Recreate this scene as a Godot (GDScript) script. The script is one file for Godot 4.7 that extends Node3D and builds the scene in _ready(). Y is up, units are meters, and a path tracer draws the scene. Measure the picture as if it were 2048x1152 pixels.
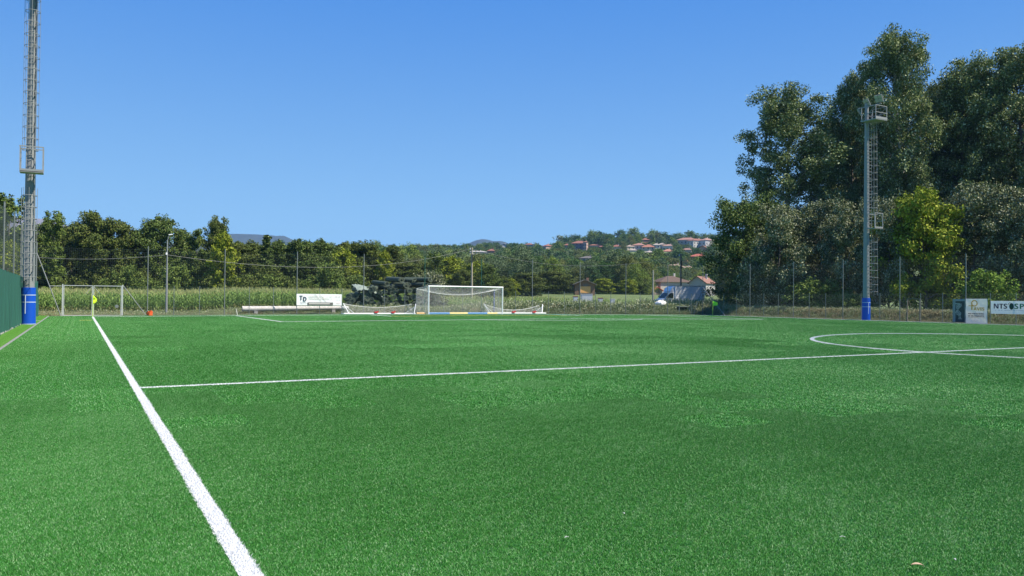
extends Node3D
# Football pitch with artificial turf, fences, a heap of turf rolls, woods and a hillside village.
# World frame: x runs along the goal lines (near touchline x = 0), -z towards the far goal, y up, metres.

const FOCAL := 1609.8          # focal length in pixels of a 2048 pixel wide picture
const YAW := 0.4929
const PITCH := 0.0138
const ROLL := -0.0091
const EYE := Vector3(-0.8767, 1.4156, 0.0)
const GOAL_Z := -66.715
const HALF_Z := -15.18
const MID_X := 30.25
const PITCH_W := 59.63
const BACK_Z := -70.3
const RIGHT_X := 61.2
const LEFT_X := -3.75

var cam_r: Vector3
var cam_u: Vector3
var cam_f: Vector3
var flat_f: Vector3
var flat_r: Vector3
var rng := RandomNumberGenerator.new()
var noise := FastNoiseLite.new()
var M := {}
var used := {}

# ------------------------------------------------------------------ camera helpers
func ray(u: float, v: float) -> Vector3:
	return cam_f + cam_r * ((u - 1024.0) / FOCAL) + cam_u * ((576.0 - v) / FOCAL)

func at_depth(u: float, v: float, d: float) -> Vector3:
	return EYE + ray(u, v) * d

func on_ground(u: float, d: float) -> Vector3:
	var p := at_depth(u, 598.0, d)
	p.y = terr(p.x, p.z)
	return p

func crown(x: float) -> float:
	return -0.0056 * absf(clampf(x, -3.8, 63.0) - MID_X)

func sm(a: float, b: float, x: float) -> float:
	var t := clampf((x - a) / (b - a), 0.0, 1.0)
	return t * t * (3.0 - 2.0 * t)

func terr(x: float, z: float) -> float:
	var dz := -70.6 - z
	var dx := x - 61.5
	var back := 0.0
	if dz > 0.0:
		back = 0.32 * sm(0.2, 3.0, dz) * sm(8.0, 14.0, x) + 0.35 * sm(6.0, 34.0, dz) + 2.5 * sm(30.0, 105.0, dz) + 0.9 * sm(105.0, 200.0, dz)
	var right := 0.0
	if dx > 0.0:
		right = 0.75 * sm(0.1, 1.7, dx)
	var y := -0.26 + maxf(back, right)
	var d := (x - EYE.x) * flat_f.x + z * flat_f.z
	if d > 270.0:
		var l := (x - EYE.x) * flat_r.x + z * flat_r.z
		var w := 0.84 + 0.20 * sm(0.04, 0.12, l / d) + 0.05 * sin(l * 0.011 + 0.6)
		var ridge := 47.0 * w * sm(280.0, 880.0, d)
		ridge += 3.2 * noise.get_noise_2d(x * 0.9, z * 0.9) * sm(320.0, 600.0, d)
		y += ridge * (1.0 - 0.9 * sm(960.0, 1600.0, d))
	return y

# ------------------------------------------------------------------ materials
func lin(r: float, g: float, b: float) -> Color:
	return Color(r, g, b).linear_to_srgb()

func mat(c: Color, rough := 0.8, metal := 0.0) -> StandardMaterial3D:
	var m := StandardMaterial3D.new()
	m.albedo_color = c
	m.roughness = rough
	m.metallic = metal
	return m

func vmat(rough := 0.7, back := 0.0) -> StandardMaterial3D:
	var m := mat(Color.WHITE, rough)
	m.vertex_color_use_as_albedo = true
	m.cull_mode = BaseMaterial3D.CULL_DISABLED
	if back > 0.0:
		m.backlight_enabled = true
		m.backlight = Color(back, back, back * 0.6)
	return m

func noise_tex(a: Color, b: Color, c: Color, freq: float, sd: int, octaves := 4, n := 256) -> ImageTexture:
	var f := FastNoiseLite.new()
	f.seed = sd
	f.frequency = freq
	f.fractal_octaves = octaves
	var img := Image.create(n, n, true, Image.FORMAT_RGB8)
	for y in n:
		for x in n:
			# tileable by wrapping on a torus
			var ax := TAU * x / n
			var ay := TAU * y / n
			var r := n / TAU
			var v := f.get_noise_3d(cos(ax) * r + 3.0 * cos(ay) * r, sin(ax) * r, sin(ay) * r + 2.0 * cos(ay) * r) * 0.9 + 0.5
			var col := a.lerp(b, clampf(v * 2.0, 0.0, 1.0)) if v < 0.5 else b.lerp(c, clampf(v * 2.0 - 1.0, 0.0, 1.0))
			img.set_pixel(x, y, col)
	img.generate_mipmaps()
	return ImageTexture.create_from_image(img)

func tex_mat(t: Texture2D, scale: float, rough := 0.9) -> StandardMaterial3D:
	var m := mat(Color.WHITE, rough)
	m.albedo_texture = t
	m.uv1_triplanar = true
	m.uv1_world_triplanar = true
	m.uv1_scale = Vector3(scale, scale, scale)
	return m

# ------------------------------------------------------------------ mesh builder
class MB:
	var v := PackedVector3Array()
	var n := PackedVector3Array()
	var c := PackedColorArray()
	var i := PackedInt32Array()
	var col := Color.WHITE
	func tri(a: Vector3, b: Vector3, d: Vector3) -> void:    # counter-clockwise seen from outside
		var k := v.size()
		var nn := (b - a).cross(d - a).normalized()
		v.append(a); v.append(d); v.append(b)
		n.append(nn); n.append(nn); n.append(nn)
		c.append(col); c.append(col); c.append(col)
		i.append(k); i.append(k + 1); i.append(k + 2)
	func quad(a: Vector3, b: Vector3, d: Vector3, e: Vector3) -> void:
		var k := v.size()
		var nn := (d - a).cross(e - b).normalized()
		v.append(a); v.append(b); v.append(d); v.append(e)
		for q in 4:
			n.append(nn); c.append(col)
		i.append(k); i.append(k + 2); i.append(k + 1)
		i.append(k); i.append(k + 3); i.append(k + 2)
	func box(o: Vector3, s: Vector3, b := Basis.IDENTITY) -> void:
		var h := s * 0.5
		var p := []
		for q in 8:
			p.append(o + b * Vector3(h.x if q & 1 else -h.x, h.y if q & 2 else -h.y, h.z if q & 4 else -h.z))
		quad(p[4], p[5], p[7], p[6]); quad(p[1], p[0], p[2], p[3])
		quad(p[5], p[1], p[3], p[7]); quad(p[0], p[4], p[6], p[2])
		quad(p[6], p[7], p[3], p[2]); quad(p[0], p[1], p[5], p[4])
	func bevel_box(o: Vector3, s: Vector3, bv: float, b := Basis.IDENTITY) -> void:
		# octagonal prism along z with the long edges cut
		var h := s * 0.5
		var ring := [Vector2(h.x - bv, -h.y), Vector2(h.x, -h.y + bv), Vector2(h.x, h.y - bv), Vector2(h.x - bv, h.y), Vector2(-h.x + bv, h.y), Vector2(-h.x, h.y - bv), Vector2(-h.x, -h.y + bv), Vector2(-h.x + bv, -h.y)]
		prism(ring, -h.z, h.z, o, b)
	func prism(ring: Array, z0: float, z1: float, o := Vector3.ZERO, b := Basis.IDENTITY) -> void:
		# ring counter-clockwise in xy
		var m := ring.size()
		for q in m:
			var a: Vector2 = ring[q]
			var e: Vector2 = ring[(q + 1) % m]
			quad(o + b * Vector3(a.x, a.y, z1), o + b * Vector3(a.x, a.y, z0), o + b * Vector3(e.x, e.y, z0), o + b * Vector3(e.x, e.y, z1))
		var pl := PackedVector2Array()
		for q in ring: pl.append(q)
		var t := Geometry2D.triangulate_polygon(pl)
		for q in range(0, t.size(), 3):
			var p0: Vector2 = pl[t[q]]
			var p1: Vector2 = pl[t[q + 1]]
			var p2: Vector2 = pl[t[q + 2]]
			if (p1 - p0).cross(p2 - p0) < 0.0:
				var sw := p1
				p1 = p2
				p2 = sw
			tri(o + b * Vector3(p0.x, p0.y, z1), o + b * Vector3(p1.x, p1.y, z1), o + b * Vector3(p2.x, p2.y, z1))
			tri(o + b * Vector3(p0.x, p0.y, z0), o + b * Vector3(p2.x, p2.y, z0), o + b * Vector3(p1.x, p1.y, z0))
	func tube(a: Vector3, b: Vector3, r0: float, r1 := -1.0, sides := 6, caps := true) -> void:
		if r1 < 0.0: r1 = r0
		var d := (b - a).normalized()
		var x := d.cross(Vector3.UP if absf(d.y) < 0.9 else Vector3.RIGHT).normalized()
		var y := d.cross(x)
		var k := v.size()
		for q in sides:
			var t := TAU * q / sides
			var o := x * cos(t) + y * sin(t)
			v.append(a + o * r0); v.append(b + o * r1)
			n.append(o); n.append(o); c.append(col); c.append(col)
		for q in sides:
			var e := k + q * 2
			var f := k + ((q + 1) % sides) * 2
			i.append(e); i.append(e + 1); i.append(f)
			i.append(f); i.append(e + 1); i.append(f + 1)
		if caps:
			for q in range(1, sides - 1):
				var t0 := TAU * q / sides
				var t1 := TAU * (q + 1) / sides
				tri(b + x * r1, b + (x * cos(t0) + y * sin(t0)) * r1, b + (x * cos(t1) + y * sin(t1)) * r1)
				tri(a + x * r0, a + (x * cos(t1) + y * sin(t1)) * r0, a + (x * cos(t0) + y * sin(t0)) * r0)
	func path(pts: Array, r: float, sides := 4) -> void:
		for q in pts.size() - 1:
			tube(pts[q], pts[q + 1], r, r, sides, false)
	func mesh() -> ArrayMesh:
		var a := []
		a.resize(Mesh.ARRAY_MAX)
		a[Mesh.ARRAY_VERTEX] = v
		a[Mesh.ARRAY_NORMAL] = n
		a[Mesh.ARRAY_COLOR] = c
		a[Mesh.ARRAY_INDEX] = i
		var m := ArrayMesh.new()
		m.add_surface_from_arrays(Mesh.PRIMITIVE_TRIANGLES, a)
		return m

# ------------------------------------------------------------------ node helpers
func numbered(called: String) -> String:
	var k: int = used.get(called, 0)
	used[called] = k + 1
	return called if k == 0 else "%s_%03d" % [called, k]

func tag(o: Node, label: String, category: String, group := "") -> Node:
	o.set_meta("label", label)
	o.set_meta("category", category)
	if group != "": o.set_meta("group", group)
	return o

func thing(called: String, label: String, category: String, where := Vector3.ZERO, turn := 0.0, group := "") -> Node3D:
	var o := Node3D.new()
	o.name = numbered(called)
	add_child(o)
	o.position = where
	o.rotation.y = turn
	tag(o, label, category, group)
	return o

func part(p: Node, called: String, m: Mesh, mt: Material, where := Vector3.ZERO) -> MeshInstance3D:
	var o := MeshInstance3D.new()
	o.name = called
	o.mesh = m
	o.material_override = mt
	o.position = where
	p.add_child(o, true)
	return o

func struct_mesh(called: String, m: Mesh, mt: Material) -> MeshInstance3D:
	var o := part(self, numbered(called), m, mt)
	o.set_meta("kind", "structure")
	return o

func copy(o: Node3D, where: Vector3, turn: float, label := "", group := "") -> Node3D:
	var r: Node3D = o.duplicate()
	r.name = numbered(String(o.name).rstrip("0123456789").trim_suffix("_"))
	add_child(r)
	r.position = where
	r.rotation.y = turn
	if label != "": r.set_meta("label", label)
	if group != "": r.set_meta("group", group)
	return r

func multi(p: Node, called: String, m: Mesh, mt: Material, xf: Array) -> MultiMeshInstance3D:
	var mm := MultiMesh.new()
	mm.transform_format = MultiMesh.TRANSFORM_3D
	mm.mesh = m
	mm.instance_count = xf.size()
	for k in xf.size(): mm.set_instance_transform(k, xf[k])
	var o := MultiMeshInstance3D.new()
	o.name = called
	o.multimesh = mm
	o.material_override = mt
	p.add_child(o, true)
	return o

# ------------------------------------------------------------------ main
func _ready() -> void:
	flat_f = Vector3(sin(YAW), 0, -cos(YAW))
	flat_r = Vector3(cos(YAW), 0, sin(YAW))
	cam_f = flat_f * cos(PITCH) + Vector3.UP * sin(PITCH)
	var up0 := Vector3.UP * cos(PITCH) - flat_f * sin(PITCH)
	cam_r = flat_r * cos(ROLL) - up0 * sin(ROLL)
	cam_u = flat_r * sin(ROLL) + up0 * cos(ROLL)
	var cam := Camera3D.new()
	cam.name = "camera"
	cam.transform = Transform3D(Basis(cam_r, cam_u, -cam_f), EYE)
	cam.fov = rad_to_deg(2.0 * atan(576.0 / FOCAL))
	cam.near = 0.05
	cam.far = 12000.0
	add_child(cam)
	cam.current = true

	var env := Environment.new()
	env.background_mode = Environment.BG_SKY
	var sk := ProceduralSkyMaterial.new()
	sk.sky_top_color = lin(0.010, 0.190, 0.73)
	sk.sky_horizon_color = lin(0.44, 0.80, 1.04)
	sk.sky_curve = 0.15
	sk.ground_bottom_color = lin(0.05, 0.09, 0.04)
	sk.ground_horizon_color = lin(0.16, 0.20, 0.16)
	sk.sun_angle_max = 0.5
	var sky := Sky.new()
	sky.sky_material = sk
	env.sky = sky
	env.tonemap_mode = Environment.TONE_MAPPER_LINEAR
	env.background_energy_multiplier = 0.58
	env.tonemap_exposure = 1.75
	env.sdfgi_enabled = true
	env.ssao_enabled = true
	env.ssil_enabled = true
	env.fog_enabled = true
	env.fog_density = 0.00009
	env.fog_light_color = Color(0.58, 0.77, 1.0)
	var we := WorldEnvironment.new()
	we.name = "world_environment"
	we.environment = env
	add_child(we)

	var sun := DirectionalLight3D.new()
	sun.name = "sun"
	sun.light_energy = 1.6
	sun.light_color = Color(1.0, 0.955, 0.88)
	sun.light_angular_distance = 0.53
	sun.shadow_enabled = true
	var el := deg_to_rad(54.0)
	var to_sun := Vector3(0.69 * cos(el), sin(el), 0.724 * cos(el))
	sun.look_at_from_position(Vector3.ZERO, -to_sun)
	add_child(sun)

	rng.seed = 20240817
	noise.seed = 5
	noise.frequency = 0.02
	make_materials()
	build_ground()
	build_pitch()
	build_lines()
	build_fences()
	build_gate()
	build_masts()
	build_goals()
	build_banners()
	build_turf_rolls()
	build_roadside()
	build_houses()
	build_hill_woods()
	build_trees()
	build_fields()
	build_litter()

func make_materials() -> void:
	M.galv = mat(lin(0.24, 0.255, 0.26), 0.6, 0.1)
	M.gate_metal = mat(lin(0.46, 0.48, 0.49), 0.5, 0.1)
	M.galv_dull = mat(lin(0.17, 0.19, 0.19), 0.65, 0.1)
	M.green_post = mat(lin(0.16, 0.19, 0.18), 0.55, 0.1)
	M.green_paint = mat(lin(0.02, 0.10, 0.07), 0.5)
	M.wire = mat(lin(0.07, 0.13, 0.11), 0.6)
	M.net_dark = mat(lin(0.08, 0.11, 0.10), 0.8)
	M.net_white = mat(lin(0.72, 0.72, 0.70), 0.85)
	M.white_paint = mat(lin(0.78, 0.79, 0.80), 0.35)
	M.pad = mat(lin(0.005, 0.07, 0.48), 0.38)
	M.strap = mat(lin(0.45, 0.55, 0.68), 0.7)
	M.red = mat(lin(0.50, 0.02, 0.02), 0.6)
	M.orange = mat(lin(0.65, 0.10, 0.02), 0.6)
	M.lime = mat(lin(0.55, 0.80, 0.02), 0.6)
	M.flag_green = mat(lin(0.25, 0.70, 0.05), 0.7)
	M.concrete = tex_mat(noise_tex(lin(0.24, 0.24, 0.22), lin(0.34, 0.33, 0.31), lin(0.45, 0.44, 0.41), 0.05, 3), 0.7)
	M.pole_white = tex_mat(noise_tex(lin(0.40, 0.38, 0.34), lin(0.58, 0.56, 0.52), lin(0.68, 0.66, 0.62), 0.04, 4), 0.5)
	M.kerb = tex_mat(noise_tex(lin(0.13, 0.14, 0.14), lin(0.20, 0.21, 0.20), lin(0.28, 0.29, 0.28), 0.05, 3), 0.7)
	M.black = mat(lin(0.012, 0.013, 0.014), 0.6)
	M.dark_cloth = mat(lin(0.015, 0.095, 0.070), 0.85)
	M.dark_cloth.backlight_enabled = true
	M.dark_cloth.backlight = Color(0.05, 0.18, 0.13)
	M.dark_cloth.cull_mode = BaseMaterial3D.CULL_DISABLED
	M.blade = vmat(0.42, 0.12)
	M.blade.metallic_specular = 0.35
	M.leaf = vmat(0.75, 0.34)
	M.leaf.metallic_specular = 0.2
	M.leaf_far = vmat(0.9, 0.4)
	M.leaf_far.metallic_specular = 0.1
	M.veg = vmat(0.7, 0.25)
	M.lamp_face = mat(lin(0.30, 0.32, 0.28), 0.3)
	M.wood = tex_mat(noise_tex(lin(0.10, 0.08, 0.06), lin(0.18, 0.15, 0.12), lin(0.26, 0.23, 0.19), 0.06, 8), 0.5)
	M.bark = tex_mat(noise_tex(lin(0.07, 0.06, 0.05), lin(0.13, 0.115, 0.095), lin(0.22, 0.20, 0.17), 0.07, 9), 0.6)
	M.bark_pale = tex_mat(noise_tex(lin(0.16, 0.16, 0.14), lin(0.40, 0.40, 0.37), lin(0.55, 0.55, 0.52), 0.06, 10), 0.4)
	M.glass = mat(lin(0.015, 0.02, 0.025), 0.3)
	M.glass.metallic_specular = 0.3
	M.rubber = mat(lin(0.02, 0.02, 0.02), 0.85)
	M.roll = vmat(0.8)
	M.tarp = mat(lin(0.20, 0.25, 0.21), 0.7)
	M.vcol = vmat(0.6)
	M.house = vmat(0.9)

# ------------------------------------------------------------------ ground
func axis_steps(pairs: Array) -> PackedFloat32Array:
	# [[from, to, step], ...] -> sorted coordinates
	var a := PackedFloat32Array()
	for p in pairs:
		var x: float = p[0]
		while x < p[1] - 0.001:
			a.append(x)
			x += p[2]
	a.append(pairs[-1][1])
	return a

func build_ground() -> void:
	var xs := axis_steps([[-4200, -1000, 1600.0], [-1000, -200, 80.0], [-200, -20, 20.0], [-20, 8, 4.0], [8, 60, 3.0], [60, 66, 0.5], [66, 130, 4.0], [130, 1500, 22.0], [1500, 5500, 2000.0]])
	var zs := axis_steps([[-5800, -1800, 1000.0], [-1800, -300, 22.0], [-300, -110, 6.0], [-110, -76, 2.0], [-76, -70, 0.5], [-70, 30, 10.0], [30, 200, 40.0], [200, 1000, 400.0]])
	var b := MB.new()
	var w := xs.size()
	for z in zs:
		for x in xs:
			b.v.append(Vector3(x, terr(x, z), z))
	for k in zs.size():
		for j in w:
			var p := b.v[k * w + j]
			var px := b.v[k * w + mini(j + 1, w - 1)] - b.v[k * w + maxi(j - 1, 0)]
			var pz := b.v[mini(k + 1, zs.size() - 1) * w + j] - b.v[maxi(k - 1, 0) * w + j]
			b.n.append(pz.cross(px).normalized())
			b.c.append(Color.WHITE)
			if k < zs.size() - 1 and j < w - 1:
				var q := k * w + j
				b.i.append(q); b.i.append(q + 1); b.i.append(q + w)
				b.i.append(q + 1); b.i.append(q + w + 1); b.i.append(q + w)
	var gm := tex_mat(noise_tex(lin(0.05, 0.085, 0.02), lin(0.10, 0.145, 0.035), lin(0.17, 0.19, 0.06), 0.045, 21, 5), 0.03, 0.95)
	gm.detail_enabled = true
	gm.detail_blend_mode = BaseMaterial3D.BLEND_MODE_MUL
	struct_mesh("ground", b.mesh(), gm)

	# dirt path at the gate
	var d := MB.new()
	for k in 14:
		var x0 := -6.0 + k * 1.1
		var zf0 := -70.15 - 0.12 * noise.get_noise_1d(x0 * 40.0)
		var zf1 := -70.15 - 0.12 * noise.get_noise_1d((x0 + 1.1) * 40.0)
		var wd0 := 2.4 - maxf(0.0, x0 - 2.0) * 0.28 + 0.5 * noise.get_noise_1d(x0 * 30.0)
		var wd1 := 2.4 - maxf(0.0, x0 + 1.1 - 2.0) * 0.28 + 0.5 * noise.get_noise_1d((x0 + 1.1) * 30.0)
		d.quad(Vector3(x0, -0.245, zf0), Vector3(x0 + 1.1, -0.245, zf1), Vector3(x0 + 1.1, -0.245, zf1 - wd1), Vector3(x0, -0.245, zf0 - wd0))
	struct_mesh("dirt_path", d.mesh(), tex_mat(noise_tex(lin(0.28, 0.23, 0.17), lin(0.42, 0.36, 0.28), lin(0.52, 0.46, 0.38), 0.08, 31), 0.6, 0.95))

	# distant mountains
	var mm := tex_mat(noise_tex(lin(0.018, 0.03, 0.026), lin(0.028, 0.044, 0.034), lin(0.045, 0.06, 0.042), 0.05, 33), 0.002, 0.95)
	mountain([[430, 498], [455, 478], [470, 470], [488, 464.5], [515, 465.5], [535, 467], [555, 471], [572, 472], [588, 479], [620, 494]], 4300.0, mm)
	mountain([[880, 510], [915, 491], [935, 487], [952, 480], [962, 477.5], [973, 478], [985, 481], [1000, 479.5], [1012, 482], [1030, 492], [1055, 502], [1090, 512]], 4100.0, mm)
	mountain([[1030, 505], [1055, 490], [1070, 487.5], [1085, 490], [1110, 505]], 4700.0, mm)
	var mr := tex_mat(noise_tex(lin(0.05, 0.06, 0.05), lin(0.16, 0.13, 0.11), lin(0.30, 0.26, 0.23), 0.06, 35), 0.003, 0.95)
	mountain([[-60, 505], [0, 470], [25, 450], [45, 440], [62, 446], [78, 438], [92, 434], [104, 437], [118, 452], [140, 470], [175, 495]], 4800.0, mr)
	# wooded spur seen through the gap in the trees
	mountain([[280, 520], [330, 492], [350, 485], [370, 478], [385, 476], [410, 481], [440, 486], [480, 500]], 1500.0, mm)

func mountain(prof: Array, d: float, m: Material) -> void:
	# a ridge of rounded cross-section whose crest is seen along the profile
	var b := MB.new()
	var rows := 9
	var cols := (prof.size() - 1) * 4 + 1
	for k in rows:
		var t := k / float(rows - 1) * 2.0 - 1.0
		for j in cols:
			var q := mini(j / 4, prof.size() - 2)
			var f := j / 4.0 - q
			var a: Array = prof[q]
			var e: Array = prof[q + 1]
			var p := at_depth(lerpf(a[0], e[0], f), lerpf(a[1], e[1], f), d)
			var hh := p.y - 4.0
			p.y = hh * pow(cos(t * PI * 0.5), 0.8) + hh * 0.05 * noise.get_noise_2d(p.x * 0.13, p.z * 0.13 + t * 60.0) * (1.0 - absf(t)) - 4.0
			p += flat_f * (t * hh * 3.0 + hh * 0.25 * noise.get_noise_2d(p.x * 0.1, t * 70.0))
			b.v.append(p)
	for k in rows:
		for j in cols:
			var px := b.v[k * cols + mini(j + 1, cols - 1)] - b.v[k * cols + maxi(j - 1, 0)]
			var pz := b.v[mini(k + 1, rows - 1) * cols + j] - b.v[maxi(k - 1, 0) * cols + j]
			var nn := px.cross(pz).normalized()
			b.n.append(nn if nn.y > 0 else -nn)
			b.c.append(Color.WHITE)
			if k < rows - 1 and j < cols - 1:
				var q := k * cols + j
				b.i.append(q); b.i.append(q + cols); b.i.append(q + 1)
				b.i.append(q + 1); b.i.append(q + cols); b.i.append(q + cols + 1)
	struct_mesh("mountain", b.mesh(), m)

# ------------------------------------------------------------------ artificial turf
func blade_patch(w: float, l: float, count: int, bw: float, h0: float, h1: float, lean: Vector2, cols: Array, sd: int, segs: int) -> ArrayMesh:
	var r := RandomNumberGenerator.new()
	r.seed = sd
	var b := MB.new()
	for k in count:
		var x := (r.randf() - 0.5) * w * (1.0 if w > 0.2 else r.randf_range(0.93, 1.12))
		var z := (r.randf() - 0.5) * l
		var h := r.randf_range(h0, h1)
		var ang := r.randf() * TAU
		var dv := Vector3(cos(ang), 0, sin(ang)) * bw * r.randf_range(0.6, 1.3) * 0.5
		var ln := Vector3(lean.x + r.randf_range(-0.9, 0.9), 0, lean.y + r.randf_range(-0.9, 0.9)) * h
		var p := Vector3(x, 0, z)
		var ci := r.randf()
		var a: Color = cols[0]
		var e: Color = cols[1]
		b.col = a if ci < 0.46 else (e if ci < 0.87 else cols[2])    # a mix of three tones; each fibre has one even colour
		var up := Vector3(0, h, 0)
		if segs == 1:
			b.tri(p - dv, p + dv, p + up * 0.92 + ln)
		else:
			var m := p + up * 0.6 + ln * 0.35
			b.quad(p - dv, p + dv, m + dv * 0.9, m - dv * 0.9)
			b.tri(m - dv * 0.9, m + dv * 0.9, p + up * 0.95 + ln)
	return b.mesh()

var cells := {}
func put_cell(key: String, x0: float, x1: float, z0: float, z1: float, base: float) -> void:
	var cx := (x0 + x1) * 0.5
	var cz := (z0 + z1) * 0.5
	var s := -0.0056 if cx > MID_X else 0.0056
	# the pile is brushed one way or the other in loose swathes
	var a := lean_at(cx, cz)
	var t := Transform3D(Basis(Vector3((x1 - x0) / base, s * (x1 - x0) / base, 0), Vector3(0.20 * a, 1.0, -0.36 * a), Vector3(0, 0, (z1 - z0) / base)), Vector3(cx, crown(cx), cz))
	if not cells.has(key): cells[key] = []
	cells[key].append(t)

func lean_at(x: float, z: float) -> float:
	var a := noise.get_noise_2d(x * 4.0 + 200.0, z * 1.5) * 1.5 + noise.get_noise_2d(x * 13.0, z * 13.0 + 90.0) * 0.9
	a += 0.35 * sm(0.6, -0.6, x) + rng.randf_range(-0.16, 0.16)
	return clampf(a, -1.3, 1.3)

func fill_turf(x0: float, x1: float, z0: float, z1: float, lvl: int) -> void:
	# splits a rectangle into cells that get finer towards the place where the photograph was taken
	var size: float = [2.0, 1.0, 0.5][lvl]
	var nx := maxi(1, roundi((x1 - x0) / size))
	var nz := maxi(1, roundi((z1 - z0) / size))
	for j in nx:
		for k in nz:
			var a := lerpf(x0, x1, j / float(nx))
			var b := lerpf(x0, x1, (j + 1) / float(nx))
			var c := lerpf(z0, z1, k / float(nz))
			var d := lerpf(z0, z1, (k + 1) / float(nz))
			var p := Vector3((a + b) * 0.5 - EYE.x, 0, (c + d) * 0.5)
			var fw := p.dot(flat_f)
			var sd := p.dot(flat_r)
			if fw < -1.0 or absf(sd) > fw * 0.85 + 4.0: continue
			var dist := p.length() * rng.randf_range(0.78, 1.22)
			if lvl == 0 and dist < 30.0 or lvl == 1 and dist < 12.0:
				fill_turf(a, b, c, d, lvl + 1)
			else:
				put_cell("%d%d" % [lvl, rng.randi() % 3], a, b, c, d, size)

func build_pitch() -> void:
	# carrier sheet with the infill, two gentle falls from the middle line
	var b := MB.new()
	var z0 := -70.05
	var z1 := 22.0
	for s in [[-2.86, MID_X], [MID_X, 60.95]]:
		b.quad(Vector3(s[0], crown(s[0]), z1), Vector3(s[1], crown(s[1]), z1), Vector3(s[1], crown(s[1]), z0), Vector3(s[0], crown(s[0]), z0))
		for x in [s[0], s[1]]:
			if absf(x - MID_X) > 1.0:
				var y := crown(x)
				b.box(Vector3(x, y - 0.06, (z0 + z1) * 0.5), Vector3(0.02, 0.1, z1 - z0))
	var infill := tex_mat(noise_tex(lin(0.040, 0.180, 0.026), lin(0.046, 0.198, 0.030), lin(0.052, 0.212, 0.034), 0.12, 41), 2.0, 0.95)    # green granules between the fibres, as light as the yarn
	struct_mesh("turf_base", b.mesh(), infill)

	var greens := [Color(0.034, 0.180, 0.022), Color(0.056, 0.215, 0.038), Color(0.30, 0.49, 0.25)]  # two yarn greens, then pale worn fibres that also paint glints into the turf
	fill_turf(-2.85, -0.06, -70.0, HALF_Z - 0.06, 0)
	fill_turf(-2.85, -0.06, HALF_Z - 0.06, 6.0, 0)
	fill_turf(0.06, PITCH_W - 0.06, GOAL_Z + 0.06, HALF_Z - 0.06, 0)
	fill_turf(0.06, PITCH_W - 0.06, HALF_Z + 0.06, 6.0, 0)
	fill_turf(0.06, PITCH_W - 0.06, -70.0, GOAL_Z - 0.06, 0)
	fill_turf(PITCH_W + 0.06, 60.9, -70.0, 6.0, 0)
	var holder := Node3D.new()
	holder.name = "artificial_grass"
	add_child(holder)
	holder.set_meta("kind", "stuff")
	tag(holder, "short green artificial grass pile covering the whole pitch", "grass")
	var sz := [2.0, 1.0, 0.5]
	var cnt := [6500, 5600, 8200]
	var bw := [0.013, 0.006, 0.0022]
	for key in cells:
		var l := int(key[0])
		var k := int(key[1])
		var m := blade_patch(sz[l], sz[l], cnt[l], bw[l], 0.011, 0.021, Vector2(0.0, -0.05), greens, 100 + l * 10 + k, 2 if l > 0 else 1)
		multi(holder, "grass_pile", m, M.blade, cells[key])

	# lighter strip, kerb and stone edge along the fence on the near touchline side
	var st := MB.new()
	st.quad(Vector3(-3.60, -0.19, 22), Vector3(-2.95, -0.19, 22), Vector3(-2.95, -0.19, -70.0), Vector3(-3.60, -0.19, -70.0))
	struct_mesh("grass_strip_base", st.mesh(), mat(lin(0.12, 0.30, 0.05), 0.95))
	var pale := [Color(0.11, 0.30, 0.045), Color(0.13, 0.30, 0.06), Color(0.12, 0.31, 0.05)]
	var sm_ := blade_patch(0.65, 1.0, 3400, 0.006, 0.014, 0.024, Vector2.ZERO, pale, 77, 1)
	var xf := []
	for k in 52: xf.append(Transform3D(Basis.IDENTITY, Vector3(-3.275, -0.19, -20.5 - k)))
	var gs := multi(self, "light_green_grass_strip", sm_, M.blade, xf)
	gs.set_meta("kind", "stuff")
	tag(gs, "strip of light green grass between the kerb and the green fence", "grass")
	var kb := MB.new()
	for k in 92:
		kb.bevel_box(Vector3(-2.90, -0.21, 21.5 - k), Vector3(0.085, 0.1, 0.99), 0.012)
	struct_mesh("kerb", kb.mesh(), M.kerb)
	var se := MB.new()
	for k in 92:
		se.bevel_box(Vector3(-3.69, -0.20, 21.5 - k), Vector3(0.17, 0.14, 0.98), 0.015)
	struct_mesh("stone_edge", se.mesh(), M.concrete)
	var far_kerb := MB.new()
	for k in 64:
		far_kerb.bevel_box(Vector3(-2.3 + k, crown(-2.3 + k) - 0.03, -70.1), Vector3(0.98, 0.1, 0.1), 0.01, Basis.IDENTITY)
	for k in 90:
		far_kerb.bevel_box(Vector3(61.0, crown(61.0) - 0.03, 19.0 - k), Vector3(0.1, 0.1, 0.98), 0.01)
	struct_mesh("far_kerb", far_kerb.mesh(), M.concrete)

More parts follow.
